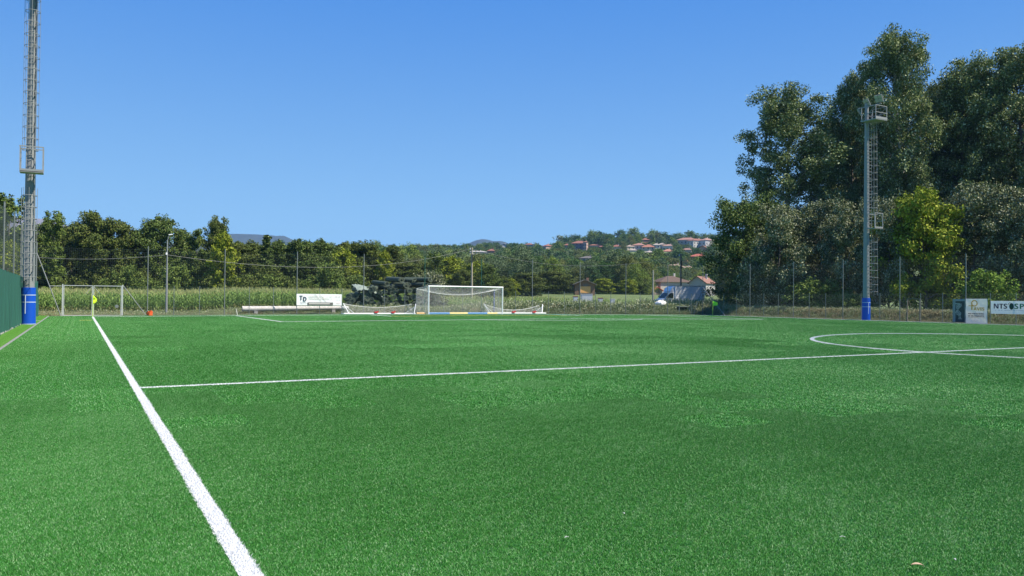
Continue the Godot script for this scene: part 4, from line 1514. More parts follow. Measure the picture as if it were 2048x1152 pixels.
# ------------------------------------------------------------------ houses
func house(called: String, where: Vector3, turn: float, w: float, d: float, h: float, rh: float, hip: bool, wall: Color, roof: Color, label: String, floors: int, group := "") -> Node3D:
	var o := thing(called, label, "house", where, turn, group)
	var b := MB.new()
	b.box(Vector3(0, h * 0.5 - 1.0, 0), Vector3(w, h + 2.0, d))
	if not hip:
		b.prism([Vector2(-w * 0.5, h), Vector2(w * 0.5, h), Vector2(0, h + rh)], -d * 0.5, d * 0.5)
	part(o, "wall", b.mesh(), mat(wall.linear_to_srgb(), 0.9))
	b = MB.new()
	var e := 0.55
	var t := 0.16
	if hip:
		var rl := maxf(0.0, w - d) * 0.5
		var y0 := h - 0.05
		var c := [Vector3(-w * 0.5 - e, y0, d * 0.5 + e), Vector3(w * 0.5 + e, y0, d * 0.5 + e), Vector3(w * 0.5 + e, y0, -d * 0.5 - e), Vector3(-w * 0.5 - e, y0, -d * 0.5 - e)]
		var r0 := Vector3(-rl, h + rh, 0)
		var r1 := Vector3(rl, h + rh, 0)
		b.quad(c[0], c[1], r1, r0); b.quad(c[2], c[3], r0, r1)
		b.tri(c[1], c[2], r1); b.tri(c[3], c[0], r0)
		b.quad(c[3], c[2], c[1], c[0])
	else:
		for s in [-1, 1]:
			var dir := Vector3(s * w * 0.5, -rh, 0)
			var len := dir.length()
			dir /= len
			var mid := Vector3(0, h + rh + 0.02, 0) + dir * (len * 0.5 + e * 0.5)
			b.box(mid + Vector3(0, t * 0.5, 0), Vector3(len + e, t, d + e * 2.0), Basis(Vector3.BACK, atan2(dir.y, dir.x)))
	var rf := part(o, "roof", b.mesh(), tex_mat(noise_tex_cached(roof), 0.35, 0.9))
	b = MB.new()
	b.box(Vector3(w * 0.18, h + rh * 0.8, -d * 0.12), Vector3(0.6, rh * 0.9 + 0.8, 0.6))
	part(rf, "chimney", b.mesh(), mat(wall.linear_to_srgb(), 0.9))
	# windows with shutters on the two long sides and the ends
	var wm := MB.new()
	wm.box(Vector3(0, 0, 0), Vector3(0.95, 1.35, 0.06))
	var wmesh := wm.mesh()
	var wm2 := MB.new()
	wm2.box(Vector3(0, 0, 0), Vector3(0.06, 1.35, 0.95))
	var wmesh2 := wm2.mesh()
	var n := maxi(2, int(w / 3.2))
	var gl := mat(lin(0.03, 0.035, 0.035), 0.2)
	for f in floors:
		var y := 1.5 + f * 2.9
		if y + 0.8 > h: continue
		for k in n:
			var x := lerpf(-w * 0.5, w * 0.5, (k + 0.5) / n)
			part(o, "window", wmesh, gl, Vector3(x, y, d * 0.5 + 0.01))
		for k in 2:
			part(o, "window", wmesh2, gl, Vector3(w * 0.5 + 0.01, y, lerpf(-d * 0.5, d * 0.5, (k + 0.5) / 2.0)))
			part(o, "window", wmesh2, gl, Vector3(-w * 0.5 - 0.01, y, lerpf(-d * 0.5, d * 0.5, (k + 0.5) / 2.0)))
	b = MB.new()
	b.box(Vector3(w * 0.05, 1.05, d * 0.5 + 0.02), Vector3(1.1, 2.1, 0.07))
	part(o, "door", b.mesh(), M.wood)
	return o

var roof_tex := {}
func noise_tex_cached(c: Color) -> Texture2D:
	var key := c.to_html()
	if not roof_tex.has(key):
		roof_tex[key] = noise_tex((c * 0.75).linear_to_srgb(), c.linear_to_srgb(), (c * 1.3).linear_to_srgb(), 0.1, 60, 3, 128)
	return roof_tex[key]

var house_spots := []

func build_houses() -> void:
	var terracotta := Color(0.30, 0.13, 0.092)
	var brown := Color(0.105, 0.070, 0.052)
	var cream := Color(0.58, 0.52, 0.42)
	var white := Color(0.66, 0.65, 0.62)
	var pink := Color(0.48, 0.27, 0.20)
	# the hut in the field
	var p := on_ground(1168, 188)
	p.y = at_depth(1168, 586, 188).y
	var o := house("field_hut", p, -YAW, 4.6, 4.0, 2.0, 0.95, false, Color(0.22, 0.13, 0.085), Color(0.13, 0.12, 0.11), "small brown hut with bright orange front in the field", 1)
	var b := MB.new()
	b.box(Vector3(0.1, 0.75, 2.06), Vector3(2.4, 1.5, 0.08))
	part(o, "orange_front", b.mesh(), mat(lin(0.85, 0.44, 0.15), 0.8))
	# farm houses beyond the truck
	p = at_depth(1340, 590, 270)
	house("farmhouse", p, -YAW + 0.25, 11.0, 9.0, 4.3, 2.1, true, Color(0.48, 0.47, 0.42), brown, "grey-white farmhouse with brown hipped roof left of the truck", 2)
	p = at_depth(1311, 589, 262)
	house("shed", p, -YAW + 0.2, 3.0, 4.0, 1.3, 0.9, false, Color(0.35, 0.28, 0.24), Color(0.45, 0.10, 0.06), "tiny shed with bright red roof beside the brown roofed farmhouse", 0)
	p = at_depth(1404, 591, 255)
	house("farmhouse", p, -YAW - 0.6, 5.6, 8.0, 3.9, 2.0, false, Color(0.38, 0.38, 0.37), Color(0.22, 0.115, 0.085), "white gabled farmhouse with red roof right of the truck", 2)
	p = at_depth(1368, 588, 290)
	house("long_shed", p, -YAW, 12.0, 6.0, 3.4, 0.9, true, Color(0.42, 0.38, 0.30), Color(0.55, 0.52, 0.42), "long shed with pale roof between the two farmhouses", 0)

	# village on the hillside: pixel column, base row, distance, width, storeys ...
	var v := [
		[955, 514, 700, 20, 8, 5.0, 1.2, true, white, Color(0.45, 0.44, 0.42), "modern white flat roofed villa high on the slope above the goal", 2],
		[983, 511, 690, 8, 7, 4.5, 2.0, true, pink, terracotta, "small house with red roof in the trees right of the white villa", 1],
		[1007, 500, 820, 9, 7, 5.0, 2.0, false, white, Color(0.5, 0.48, 0.46), "small white gabled house half hidden near the ridge below the far peaks", 2],
		[1059, 497, 830, 12, 8, 4.5, 1.6, true, cream, terracotta, "low house with orange roof on the ridge left of the castle-like villa", 1],
		[1095, 503, 780, 10, 8, 6.0, 2.0, true, Color(0.62, 0.48, 0.38), terracotta, "pinkish house standing alone left of the retaining wall", 2],
		[1133, 503, 770, 6, 6, 7.0, 1.6, true, Color(0.42, 0.30, 0.27), terracotta, "small square turret house beside the castle-like villa", 2],
		[1159, 505, 765, 17, 10, 10.0, 2.6, true, Color(0.30, 0.25, 0.25), terracotta, "large grey-brown castle-like villa on the ridge", 3],
		[1171, 506, 755, 4, 5, 12.0, 1.0, true, Color(0.60, 0.42, 0.36), terracotta, "narrow pink tower in front of the castle-like villa", 3],
		[1190, 499, 775, 14, 7, 4.5, 1.2, true, cream, terracotta, "long low house with orange roof right of the castle-like villa", 1],
		[1203, 502, 770, 7, 7, 4.5, 1.5, true, Color(0.5, 0.25, 0.18), terracotta, "small brick red house at the end of the long low house", 1],
		[1233, 503, 740, 11, 8, 5.0, 2.0, true, white, terracotta, "white house with red hipped roof below the round tree clump", 2],
		[1258, 507, 720, 10, 8, 7.0, 1.6, true, cream, Color(0.4, 0.32, 0.26), "cream block of flats with brownish roof in the village", 2],
		[1266, 513, 690, 8, 8, 6.0, 1.6, true, white, Color(0.42, 0.36, 0.32), "white house with grey roof low in the village trees", 2],
		[1278, 505, 730, 13, 9, 7.5, 2.2, true, Color(0.62, 0.55, 0.5), Color(0.42, 0.22, 0.17), "wide house with faded red roof and pale balconies in the village middle", 2],
		[1297, 507, 720, 14, 10, 6.5, 2.6, true, cream, Color(0.40, 0.17, 0.11), "broad cream villa with spreading red roof in the village middle", 2],
		[1312, 503, 745, 8, 8, 7.0, 1.6, true, white, Color(0.45, 0.40, 0.35), "tall white house with pale roof right of the broad cream villa", 2],
		[1290, 490, 830, 10, 8, 6.0, 2.0, true, pink, terracotta, "orange roofed house peeping between the dark ridge trees", 2],
		[1298, 515, 680, 8, 7, 5.0, 1.6, true, white, Color(0.44, 0.38, 0.34), "pale house at the lower edge of the village", 1],
		[1336, 511, 700, 12, 8, 4.0, 2.2, true, cream, Color(0.42, 0.20, 0.14), "low bungalow with wide pinkish roof above the dark green trees", 1],
		[1337, 501, 760, 12, 8, 5.0, 1.6, true, white, Color(0.48, 0.30, 0.24), "white house with orange roof behind the low bungalow", 2],
		[1323, 500, 770, 9, 8, 6.0, 1.5, true, cream, Color(0.45, 0.38, 0.32), "cream house with dull roof behind the tall white house", 2],
		[1374, 494, 790, 22, 10, 8.0, 2.4, true, Color(0.58, 0.52, 0.46), Color(0.40, 0.22, 0.17), "large pale mansion with several roofs at the crest", 3],
		[1394, 496, 780, 20, 10, 8.0, 2.2, true, white, terracotta, "long white building with bright red roof at the crest", 3],
		[1413, 497, 775, 14, 10, 9.0, 2.4, true, Color(0.64, 0.64, 0.66), Color(0.40, 0.24, 0.19), "white gabled block at the crest beside the big dark trees", 3],
		[1374, 510, 700, 12, 8, 5.0, 1.8, true, Color(0.5, 0.42, 0.38), Color(0.36, 0.20, 0.16), "house with dusky pink roof above the wide red roofed villa", 2],
		[1407, 508, 700, 10, 8, 5.5, 2.4, false, Color(0.52, 0.33, 0.24), Color(0.38, 0.20, 0.14), "tan gabled house above the right end of the wide red roofed villa", 2],
		[1396, 522, 560, 13.5, 9, 3.6, 1.9, true, Color(0.42, 0.19, 0.12), Color(0.44, 0.13, 0.085), "wide villa with big red hipped roof and reddish walls on the slope", 1],
		[1371, 534, 470, 8, 6, 2.5, 1.2, false, Color(0.68, 0.48, 0.16), Color(0.5, 0.42, 0.3), "small yellow house below the wide red roofed villa", 1],
		[1348, 540, 430, 12, 6, 2.0, 1.4, true, Color(0.5, 0.44, 0.4), Color(0.48, 0.36, 0.28), "long low building with pale tan roof above the farmhouses", 1],
		[1376, 545, 425, 8, 6, 2.6, 1.2, true, Color(0.72, 0.71, 0.70), Color(0.46, 0.32, 0.25), "white walled cottage right of the long low building", 1],
		[1175, 529, 500, 11, 7, 4.5, 1.4, true, Color(0.34, 0.33, 0.32), Color(0.16, 0.15, 0.14), "grey stone house hidden in the middle of the wooded slope", 2],
	]
	for s in v:
		s[3] = s[3] * 0.82
		s[5] = s[5] * 0.85
		s[8] = (s[8] as Color) * 0.72
		s[9] = (s[9] as Color) * 0.72
		var q := at_depth(s[0], s[1], s[2])
		house_spots.append([s[0], s[2], s[3], q.y])
		var g := terr(q.x, q.z)
		var ho := house("hillside_house", q, -YAW + 0.5 * sin(s[0] * 1.7), s[3], s[4], s[5], s[6], s[7], s[8], s[9], s[10], s[11], "houses on the hillside")
		# terrace carrying the house
		if q.y - g > 0.5 or g - q.y > 0.5:
			var fb := MB.new()
			fb.box(Vector3(0, -3.0, 0), Vector3(s[3] + 1.0, 6.0, s[4] + 1.0))
			part(ho, "terrace_wall", fb.mesh(), M.concrete)
	# retaining wall by the castle-like villa
	var a := at_depth(1098, 504, 772)
	var e := at_depth(1172, 508, 752)
	b = MB.new()
	var mid := (a + e) * 0.5
	b.box(Vector3.ZERO, Vector3((e - a).length(), 2.2, 0.5), Basis(Vector3.UP, atan2(-(e - a).z, (e - a).x)))
	tag(part(self, "retaining_wall", b.mesh(), M.concrete, mid + Vector3(0, -0.6, 0)), "long pale retaining wall below the castle-like villa", "wall")

# ------------------------------------------------------------------ vegetation
func rand_dir(r: RandomNumberGenerator) -> Vector3:
	var z := r.randf_range(-1.0, 1.0)
	var t := r.randf() * TAU
	var s := sqrt(1.0 - z * z)
	return Vector3(cos(t) * s, z, sin(t) * s)

func leaf(b: MB, p: Vector3, n: Vector3, s: float, r: RandomNumberGenerator) -> void:
	var x := n.cross(rand_dir(r)).normalized()
	var y := n.cross(x).normalized()
	b.quad(p - y * s * 0.62, p + x * s * 0.36, p + y * s * 0.62, p - x * s * 0.36)

# style: 0 broad tree, 1 tall poplar, 2 shrub to the ground, 3 conifer, 4 slender
func tree_meshes(sd: int, H: float, W: float, base: float, style: int, leaves: int, ls: float, pal: Array, trunk_r: float) -> Array:
	var r := RandomNumberGenerator.new()
	r.seed = sd
	var t := MB.new()
	var pts := []
	var off := Vector3.ZERO
	var ns := 7
	for k in ns + 1:
		pts.append(off + Vector3(0, H * 0.93 * k / ns, 0))
		off += Vector3(r.randf_range(-1, 1), 0, r.randf_range(-1, 1)) * H * 0.014
	var rad := func(f: float) -> float: return trunk_r * (1.0 - 0.86 * f)
	for k in ns:
		t.tube(pts[k] - (Vector3(0, 0.5, 0) if k == 0 else Vector3.ZERO), pts[k + 1], rad.call(k / float(ns)) * (1.25 if k == 0 else 1.0), rad.call((k + 1) / float(ns)), 8, false)
	var trunk_at := func(f: float) -> Vector3:
		var q := clampf(f / 0.93, 0.0, 0.999) * ns
		var k := int(q)
		var a: Vector3 = pts[k]
		var e: Vector3 = pts[k + 1]
		return a.lerp(e, q - k)
	var clumps := []
	var limbs: int = [32, 48, 24, 44, 20][style]
	for k in limbs:
		var f := (k + r.randf()) / limbs
		var hf := lerpf(base, 0.97, f)
		var prof := 1.0
		match style:
			0: prof = pow(sin(PI * clampf(0.16 + 0.80 * f, 0, 1)), 0.7)
			1: prof = pow(sin(PI * clampf(0.12 + 0.80 * f, 0, 1)), 0.8) * (0.72 + 0.5 * r.randf())
			2: prof = pow(sin(PI * clampf(0.34 + 0.60 * f, 0, 1)), 0.6)
			3: prof = (1.0 - f) * 0.95 + 0.05
			4: prof = 0.6 + 0.5 * sin(PI * f) * r.randf()
		var ang := k * 2.39996 + r.randf_range(-0.4, 0.4)
		var up: float = [0.55, 0.75, 0.5, -0.08, 0.9][style] + r.randf_range(-0.2, 0.25)
		var L := W * 0.5 * prof * r.randf_range(0.72, 1.08)
		var start: Vector3 = trunk_at.call(clampf(hf - (0.08 if style != 3 else 0.0), 0.02, 0.96))
		var dir := Vector3(cos(ang), up, sin(ang))
		var tip := start + Vector3(dir.x * L, dir.y * L * 0.75, dir.z * L)
		tip.y = minf(tip.y, H * 0.99)
		var lr: float = rad.call(hf) * 0.42 + 0.01
		var midp := start.lerp(tip, 0.5) + Vector3(0, L * 0.05, 0)
		t.tube(start, midp, lr, lr * 0.65, 5, false)
		t.tube(midp, tip, lr * 0.65, lr * 0.2, 5, false)
		var cn: int = [4, 4, 4, 3, 3][style]
		for q in cn:
			var g := lerpf(0.38, 1.0, (q + 0.3 * r.randf()) / float(cn - 1))
			var cr: float = W * ([0.135, 0.12, 0.14, 0.085, 0.19][style]) * r.randf_range(0.7, 1.25)
			clumps.append([start.lerp(tip, minf(g, 1.02)) + rand_dir(r) * cr * 0.5, cr, r.randf()])
			# twig to the clump
	clumps.append([Vector3(pts[ns].x, H * 0.95, pts[ns].z), W * 0.08, 0.5])
	clumps.append([Vector3(pts[ns].x, H * 0.90, pts[ns].z), W * 0.11, 0.3])
	var c := MB.new()
	var tot := 0.0
	for q in clumps: tot += q[1] * q[1]
	for q in clumps:
		var cr: float = q[1]
		var cp: Vector3 = q[0]
		var n := int(leaves * cr * cr / tot)
		var tint: float = q[2]
		var subs := []
		for k in 5: subs.append(cp + rand_dir(r) * cr * r.randf_range(0.25, 0.85))
		for k in n:
			var d := rand_dir(r)
			var p: Vector3 = subs[k % 5] + Vector3(d.x, d.y * 0.75, d.z) * (cr * 0.62 * pow(r.randf(), 0.42))
			p.y = maxf(p.y, 0.05)
			var nn := (d * 0.7 + rand_dir(r) * 0.9 + Vector3(0, 0.35, 0)).normalized()
			var a: Color = pal[0]
			var e: Color = pal[1]
			var x := clampf(tint * 0.55 + r.randf() * 0.6, 0, 1)
			c.col = a.lerp(e, x)
			if pal.size() > 2 and r.randf() < pal[3]: c.col = (pal[2] as Color) * r.randf_range(0.75, 1.1)
			leaf(c, p, nn, ls * r.randf_range(0.6, 1.3), r)
	return [t.mesh(), c.mesh()]

func plant_tree(called: String, label: String, cat: String, ms: Array, where: Vector3, sc: Vector3, turn: float, bark: Material, group := "") -> void:
	var o := thing(called, label, cat, where, turn, group)
	part(o, "trunk", ms[0], bark).scale = sc
	part(o, "crown", ms[1], M.leaf).scale = sc

func tree_px(called: String, label: String, cat: String, ms: Array, h0: float, w0: float, u: float, vtop: float, wpx: float, d: float, bark: Material, group := "") -> void:
	var g := on_ground(u, d)
	var h := at_depth(u, vtop, d).y - g.y
	var w := wpx * d / FOCAL
	plant_tree(called, label, cat, ms, g, Vector3(w / w0, h / h0 * (1.06 if h0 > 20.0 else 1.02), w / w0), u * 0.37, bark, group)

func build_trees() -> void:
	var dark := [Color(0.043, 0.078, 0.019), Color(0.116, 0.165, 0.042), Color(0.289, 0.331, 0.140), 0.05]
	var poplar := [Color(0.066, 0.100, 0.033), Color(0.182, 0.228, 0.083), Color(0.440, 0.490, 0.297), 0.14]
	var silver := [Color(0.060, 0.082, 0.034), Color(0.155, 0.182, 0.085), Color(0.37, 0.39, 0.26), 0.28]
	var yellow := [Color(0.098, 0.141, 0.013), Color(0.247, 0.301, 0.033), Color(0.364, 0.384, 0.066), 0.12]
	var bush := [Color(0.065, 0.128, 0.017), Color(0.156, 0.243, 0.033), Color(0.260, 0.333, 0.077), 0.1]
	var mixed := [Color(0.044, 0.073, 0.019), Color(0.125, 0.160, 0.040), Color(0.176, 0.191, 0.061), 0.1]
	var olive := [Color(0.059, 0.095, 0.024), Color(0.147, 0.209, 0.047), Color(0.234, 0.296, 0.080), 0.1]

	# big poplars behind the side fence
	var P := []
	for k in 3: P.append(tree_meshes(900 + k, 32.0, 13.0, [0.14, 0.18, 0.34][k], 1, 80000, 0.235, poplar, 0.42))
	var gp := "tall poplars beyond the side fence"
	tree_px("poplar_tree", "broad poplar with ragged drooping edge at the left end of the tall trees", "tree", P[0], 32.0, 13.0, 1583, 176, 205, 106, M.bark_pale, gp)
	tree_px("poplar_tree", "slim poplar filling the gap just left of the light mast head", "tree", P[1], 32.0, 13.0, 1690, 150, 125, 108, M.bark, gp)
	tree_px("poplar_tree", "tallest poplar with white trunk right of the light mast", "tree", P[2], 32.0, 13.0, 1806, 64, 165, 100, M.bark_pale, gp)
	tree_px("poplar_tree", "wide grey-green poplar right of the tallest poplar", "tree", P[0], 32.0, 13.0, 1912, 128, 190, 103, M.bark, gp)
	tree_px("poplar_tree", "round topped poplar behind the wide grey-green poplar", "tree", P[1], 32.0, 13.0, 1985, 150, 150, 115, M.bark, gp)
	tree_px("poplar_tree", "high poplar at the end of the tall trees above the sponsor banner", "tree", P[2], 32.0, 13.0, 2062, 95, 185, 98, M.bark, gp)
	tree_px("poplar_tree", "lower poplar standing behind the light mast", "tree", P[2], 32.0, 13.0, 1745, 235, 150, 116, M.bark, gp)
	tree_px("poplar_tree", "leaning lower poplar behind the broad ragged poplar", "tree", P[1], 32.0, 13.0, 1640, 240, 150, 118, M.bark, gp)
	tree_px("poplar_tree", "unseen poplar added for shade past the sponsor banner", "tree", P[0], 32.0, 13.0, 2180, 110, 200, 92, M.bark, gp)  # beyond the view, added for the shade it casts

	tree_px("poplar_tree", "poplar closing the gap right of the tallest poplar", "tree", P[1], 32.0, 13.0, 1872, 172, 150, 112, M.bark, gp)
	tree_px("poplar_tree", "poplar between the wide grey-green one and the last high one", "tree", P[2], 32.0, 13.0, 1958, 138, 170, 108, M.bark, gp)
	tree_px("poplar_tree", "poplar showing between the slim poplar and the tallest poplar", "tree", P[0], 32.0, 13.0, 1752, 175, 150, 112, M.bark, gp)

	# thicket in front of them
	var S := []
	for k in 3: S.append(tree_meshes(930 + k, 12.0, 9.0, 0.04, 2, 36000, 0.19, silver, 0.16))
	var D := []
	for k in 2: D.append(tree_meshes(940 + k, 12.0, 9.0, 0.03, 2, 30000, 0.21, dark, 0.18))
	var Y := tree_meshes(950, 12.0, 9.0, 0.03, 2, 24000, 0.27, yellow, 0.16)
	var gs := "thicket trees behind the side fence"
	tree_px("thicket_tree", "dark dense tree forming the left end of the thicket beside the hillside houses", "tree", D[0], 12.0, 9.0, 1490, 398, 146, 96, M.bark, gs)
	tree_px("thicket_tree", "dark tree with pointed top behind the first silvery bushes", "tree", D[1], 12.0, 9.0, 1535, 392, 110, 99, M.bark, gs)
	tree_px("thicket_tree", "silvery leaved tree left of the bramble bush", "tree", S[0], 12.0, 9.0, 1558, 415, 140, 89, M.bark, gs)
	tree_px("thicket_tree", "silvery leaved tree above the bramble bush", "tree", S[1], 12.0, 9.0, 1640, 405, 140, 90, M.bark, gs)
	tree_px("thicket_tree", "silvery tree just left of the light mast foot", "tree", S[2], 12.0, 9.0, 1702, 410, 115, 85, M.bark, gs)
	tree_px("thicket_tree", "dull silvery tree just right of the light mast", "tree", S[0], 12.0, 9.0, 1778, 402, 110, 82, M.bark, gs)
	tree_px("thicket_tree", "yellow-green maple-like tree in the middle of the thicket", "tree", Y, 12.0, 9.0, 1852, 385, 155, 79, M.bark, gs)
	tree_px("thicket_tree", "tall silvery tree above the bright green bush", "tree", S[1], 12.0, 9.0, 1950, 372, 170, 81, M.bark, gs)
	tree_px("thicket_tree", "silvery tree above the pale blue sponsor banner", "tree", S[2], 12.0, 9.0, 2040, 380, 160, 78, M.bark, gs)
	tree_px("thicket_tree", "dark tree filling the thicket behind the light mast foot", "tree", D[1], 12.0, 9.0, 1740, 425, 150, 96, M.bark, gs)
	tree_px("thicket_tree", "dark tree filling the thicket behind the yellow-green tree", "tree", D[0], 12.0, 9.0, 1900, 405, 180, 92, M.bark, gs)
	tree_px("thicket_tree", "dark tree filling the thicket between the silvery trees", "tree", D[0], 12.0, 9.0, 1612, 425, 180, 99, M.bark, gs)
	tree_px("thicket_tree", "dark tree behind the sponsor banner", "tree", D[1], 12.0, 9.0, 2010, 420, 170, 90, M.bark, gs)
	tree_px("thicket_tree", "silvery tree out past the sponsor banner", "tree", S[0], 12.0, 9.0, 2130, 390, 160, 74, M.bark, gs)
	var B := tree_meshes(960, 3.0, 4.5, 0.02, 2, 9000, 0.17, bush, 0.05)
	var B2 := tree_meshes(961, 3.0, 4.5, 0.02, 2, 9000, 0.16, olive, 0.05)
	var gb := "bushes behind the side fence"
	tree_px("bush", "round bright green bush above the white logo banner", "bush", B, 3.0, 4.5, 1972, 553, 112, 73, M.bark, gb)
	tree_px("bush", "spreading bramble bush left of the light mast", "bush", B2, 3.0, 4.5, 1640, 566, 120, 84, M.bark, gb)
	tree_px("bush", "low bramble bush at the light mast foot", "bush", B2, 3.0, 4.5, 1705, 592, 80, 80, M.bark, gb)

	# wood beyond the maize
	var W := []
	for k in 3: W.append(tree_meshes(970 + k, 13.0, 8.0, 0.06, 0, 24000, 0.26, mixed, 0.2))
	for k in 2: W.append(tree_meshes(975 + k, 13.0, 8.0, 0.06, 0, 24000, 0.26, dark, 0.2))
	var C := tree_meshes(980, 13.0, 5.5, 0.04, 3, 15000, 0.25, dark, 0.18)
	var L := tree_meshes(981, 13.0, 3.6, 0.06, 4, 9000, 0.25, olive, 0.14)
	var YL := tree_meshes(982, 10.0, 5.5, 0.05, 0, 12000, 0.26, yellow, 0.14)
	var gw := "trees of the wood beyond the maize"
	var list := [
		[W[3], 13.0, 8.0, -30, 372, 110, 100, "wood tree at the end of the wood behind the screened fence"],
		[L, 13.0, 3.6, 14, 385, 75, 98, "tall loose crowned tree behind the screened fence"],
		[YL, 10.0, 5.5, 16, 480, 60, 96, "yellowing small tree behind the screened fence posts"],
		[W[4], 13.0, 8.0, 58, 462, 90, 108, "dark tree hidden behind the light mast at the screened fence"],
		[L, 13.0, 3.6, 108, 418, 42, 104, "slender tree with a bare tufted top right of the light mast"],
		[W[3], 13.0, 8.0, 88, 440, 70, 118, "dark tree between the light mast and the slender tree"],
		[W[0], 13.0, 8.0, 140, 446, 85, 116, "round tree right of the slender tufted tree"],
		[W[1], 13.0, 8.0, 190, 421, 100, 112, "large brown-green tree above the double gate"],
		[W[3], 13.0, 8.0, 175, 450, 90, 122, "dark tree behind the large tree above the gate"],
		[W[2], 13.0, 8.0, 238, 436, 95, 114, "broad brown-green tree above the gate's closing post"],
		[W[0], 13.0, 8.0, 275, 460, 80, 120, "lower tree just left of the street lamp"],
		[W[4], 13.0, 8.0, 320, 430, 100, 116, "high domed dark tree behind the street lamp"],
		[W[1], 13.0, 8.0, 362, 456, 60, 124, "small domed tree right of the street lamp"],
		[L, 13.0, 3.6, 390, 456, 46, 112, "wispy tree between the street lamp and the yellowing tree"],
		[W[3], 13.0, 8.0, 405, 500, 80, 116, "dark low tree beside the wispy tree"],
		[W[0], 13.0, 8.0, 431, 433, 66, 108, "tall tree with a forked open top next to the yellowing tree"],
		[YL, 10.0, 5.5, 446, 462, 62, 104, "yellowing tree in the middle of the wood"],
		[W[2], 13.0, 8.0, 478, 480, 80, 118, "tree with level top right of the yellowing tree"],
		[C, 13.0, 5.5, 526, 468, 62, 112, "dark conifer rising over the wood"],
		[W[0], 13.0, 8.0, 505, 482, 70, 122, "brown-green tree left of the conifer"],
		[W[4], 13.0, 8.0, 560, 480, 80, 124, "dark tree right of the conifer"],
		[W[3], 13.0, 8.0, 602, 478, 90, 122, "dark tree above the advertising board's left end"],
		[W[4], 13.0, 8.0, 645, 478, 90, 128, "dark tree above the advertising board's right end"],
		[W[3], 13.0, 8.0, 622, 520, 85, 114, "shaggy dark tree low behind the advertising board"],
		[YL, 10.0, 5.5, 688, 497, 60, 118, "light green tree above the low end of the turf heap"],
		[W[2], 13.0, 8.0, 690, 480, 80, 134, "grey-green tree behind the light green one"],
		[W[0], 13.0, 8.0, 730, 482, 90, 132, "brown-green tree above the turf heap"],
		[W[1], 13.0, 8.0, 775, 492, 80, 138, "olive tree above the middle of the turf heap"],
		[YL, 10.0, 5.5, 768, 500, 40, 130, "narrow light green tree above the turf heap"],
		[W[2], 13.0, 8.0, 815, 520, 80, 134, "low grey-green tree above the turf heap"],
		[W[0], 13.0, 8.0, 855, 524, 70, 140, "tree behind the high end of the turf heap"],
		[L, 13.0, 3.6, 871, 503, 36, 134, "slender tree rising behind the high end of the turf heap"],
		[YL, 10.0, 5.5, 900, 512, 70, 138, "yellow-green tree above the goal's left half"],
		[W[1], 13.0, 8.0, 925, 540, 70, 132, "brown-green tree above the middle of the crossbar"],
		[YL, 10.0, 5.5, 950, 522, 60, 142, "yellow-green tree behind the pale timber pole"],
		[W[3], 13.0, 8.0, 972, 528, 56, 128, "dark tree beside the green brace post"],
		[W[1], 13.0, 8.0, 1000, 552, 60, 136, "brownish bush-like tree right of the dark tree"],
		[YL, 10.0, 5.5, 1022, 556, 34, 150, "small yellow tree above the goal's right post"],
		[W[0], 13.0, 8.0, 1052, 545, 80, 170, "olive tree at the field's far edge"],
		[W[2], 13.0, 8.0, 1105, 540, 85, 190, "grey-green tree left of the field hut"],
		[YL, 10.0, 5.5, 1206, 556, 50, 205, "light green tree right of the field hut"],
		[YL, 10.0, 5.5, 1256, 558, 40, 210, "rounded yellow-green tree in the field"],
		[W[4], 13.0, 8.0, 1285, 566, 30, 215, "small dark tree left of the farmhouse"],
	]
	for q in list:
		tree_px("wood_tree", q[7], "tree", q[0], q[1], q[2], q[3], q[4], q[5], q[6], M.bark, gw)
	# undergrowth along the front of the wood
	var U := [tree_meshes(990, 4.0, 5.0, 0.02, 2, 6500, 0.22, mixed, 0.06), tree_meshes(991, 4.0, 5.0, 0.02, 2, 6500, 0.22, olive, 0.06)]
	var r := RandomNumberGenerator.new()
	r.seed = 4
	for k in 26:
		var u := 82.0 + k * 25.0 + r.randf_range(-8, 8)
		tree_px("shrub", "leafy shrub along the front of the wood beyond the maize", "shrub", U[k % 2], 4.0, 5.0, u, r.randf_range(535, 568), r.randf_range(45, 75), 104 + 8 * r.randf() + maxf(0, u - 600) * 0.06, M.bark, "shrubs along the front of the wood")
	var SB := tree_meshes(995, 4.0, 5.0, 0.02, 2, 9000, 0.17, silver, 0.06)
	tree_px("bush", "rounded silvery bush behind the high end of the turf heap", "bush", SB, 4.0, 5.0, 858, 549, 85, 90, M.bark)

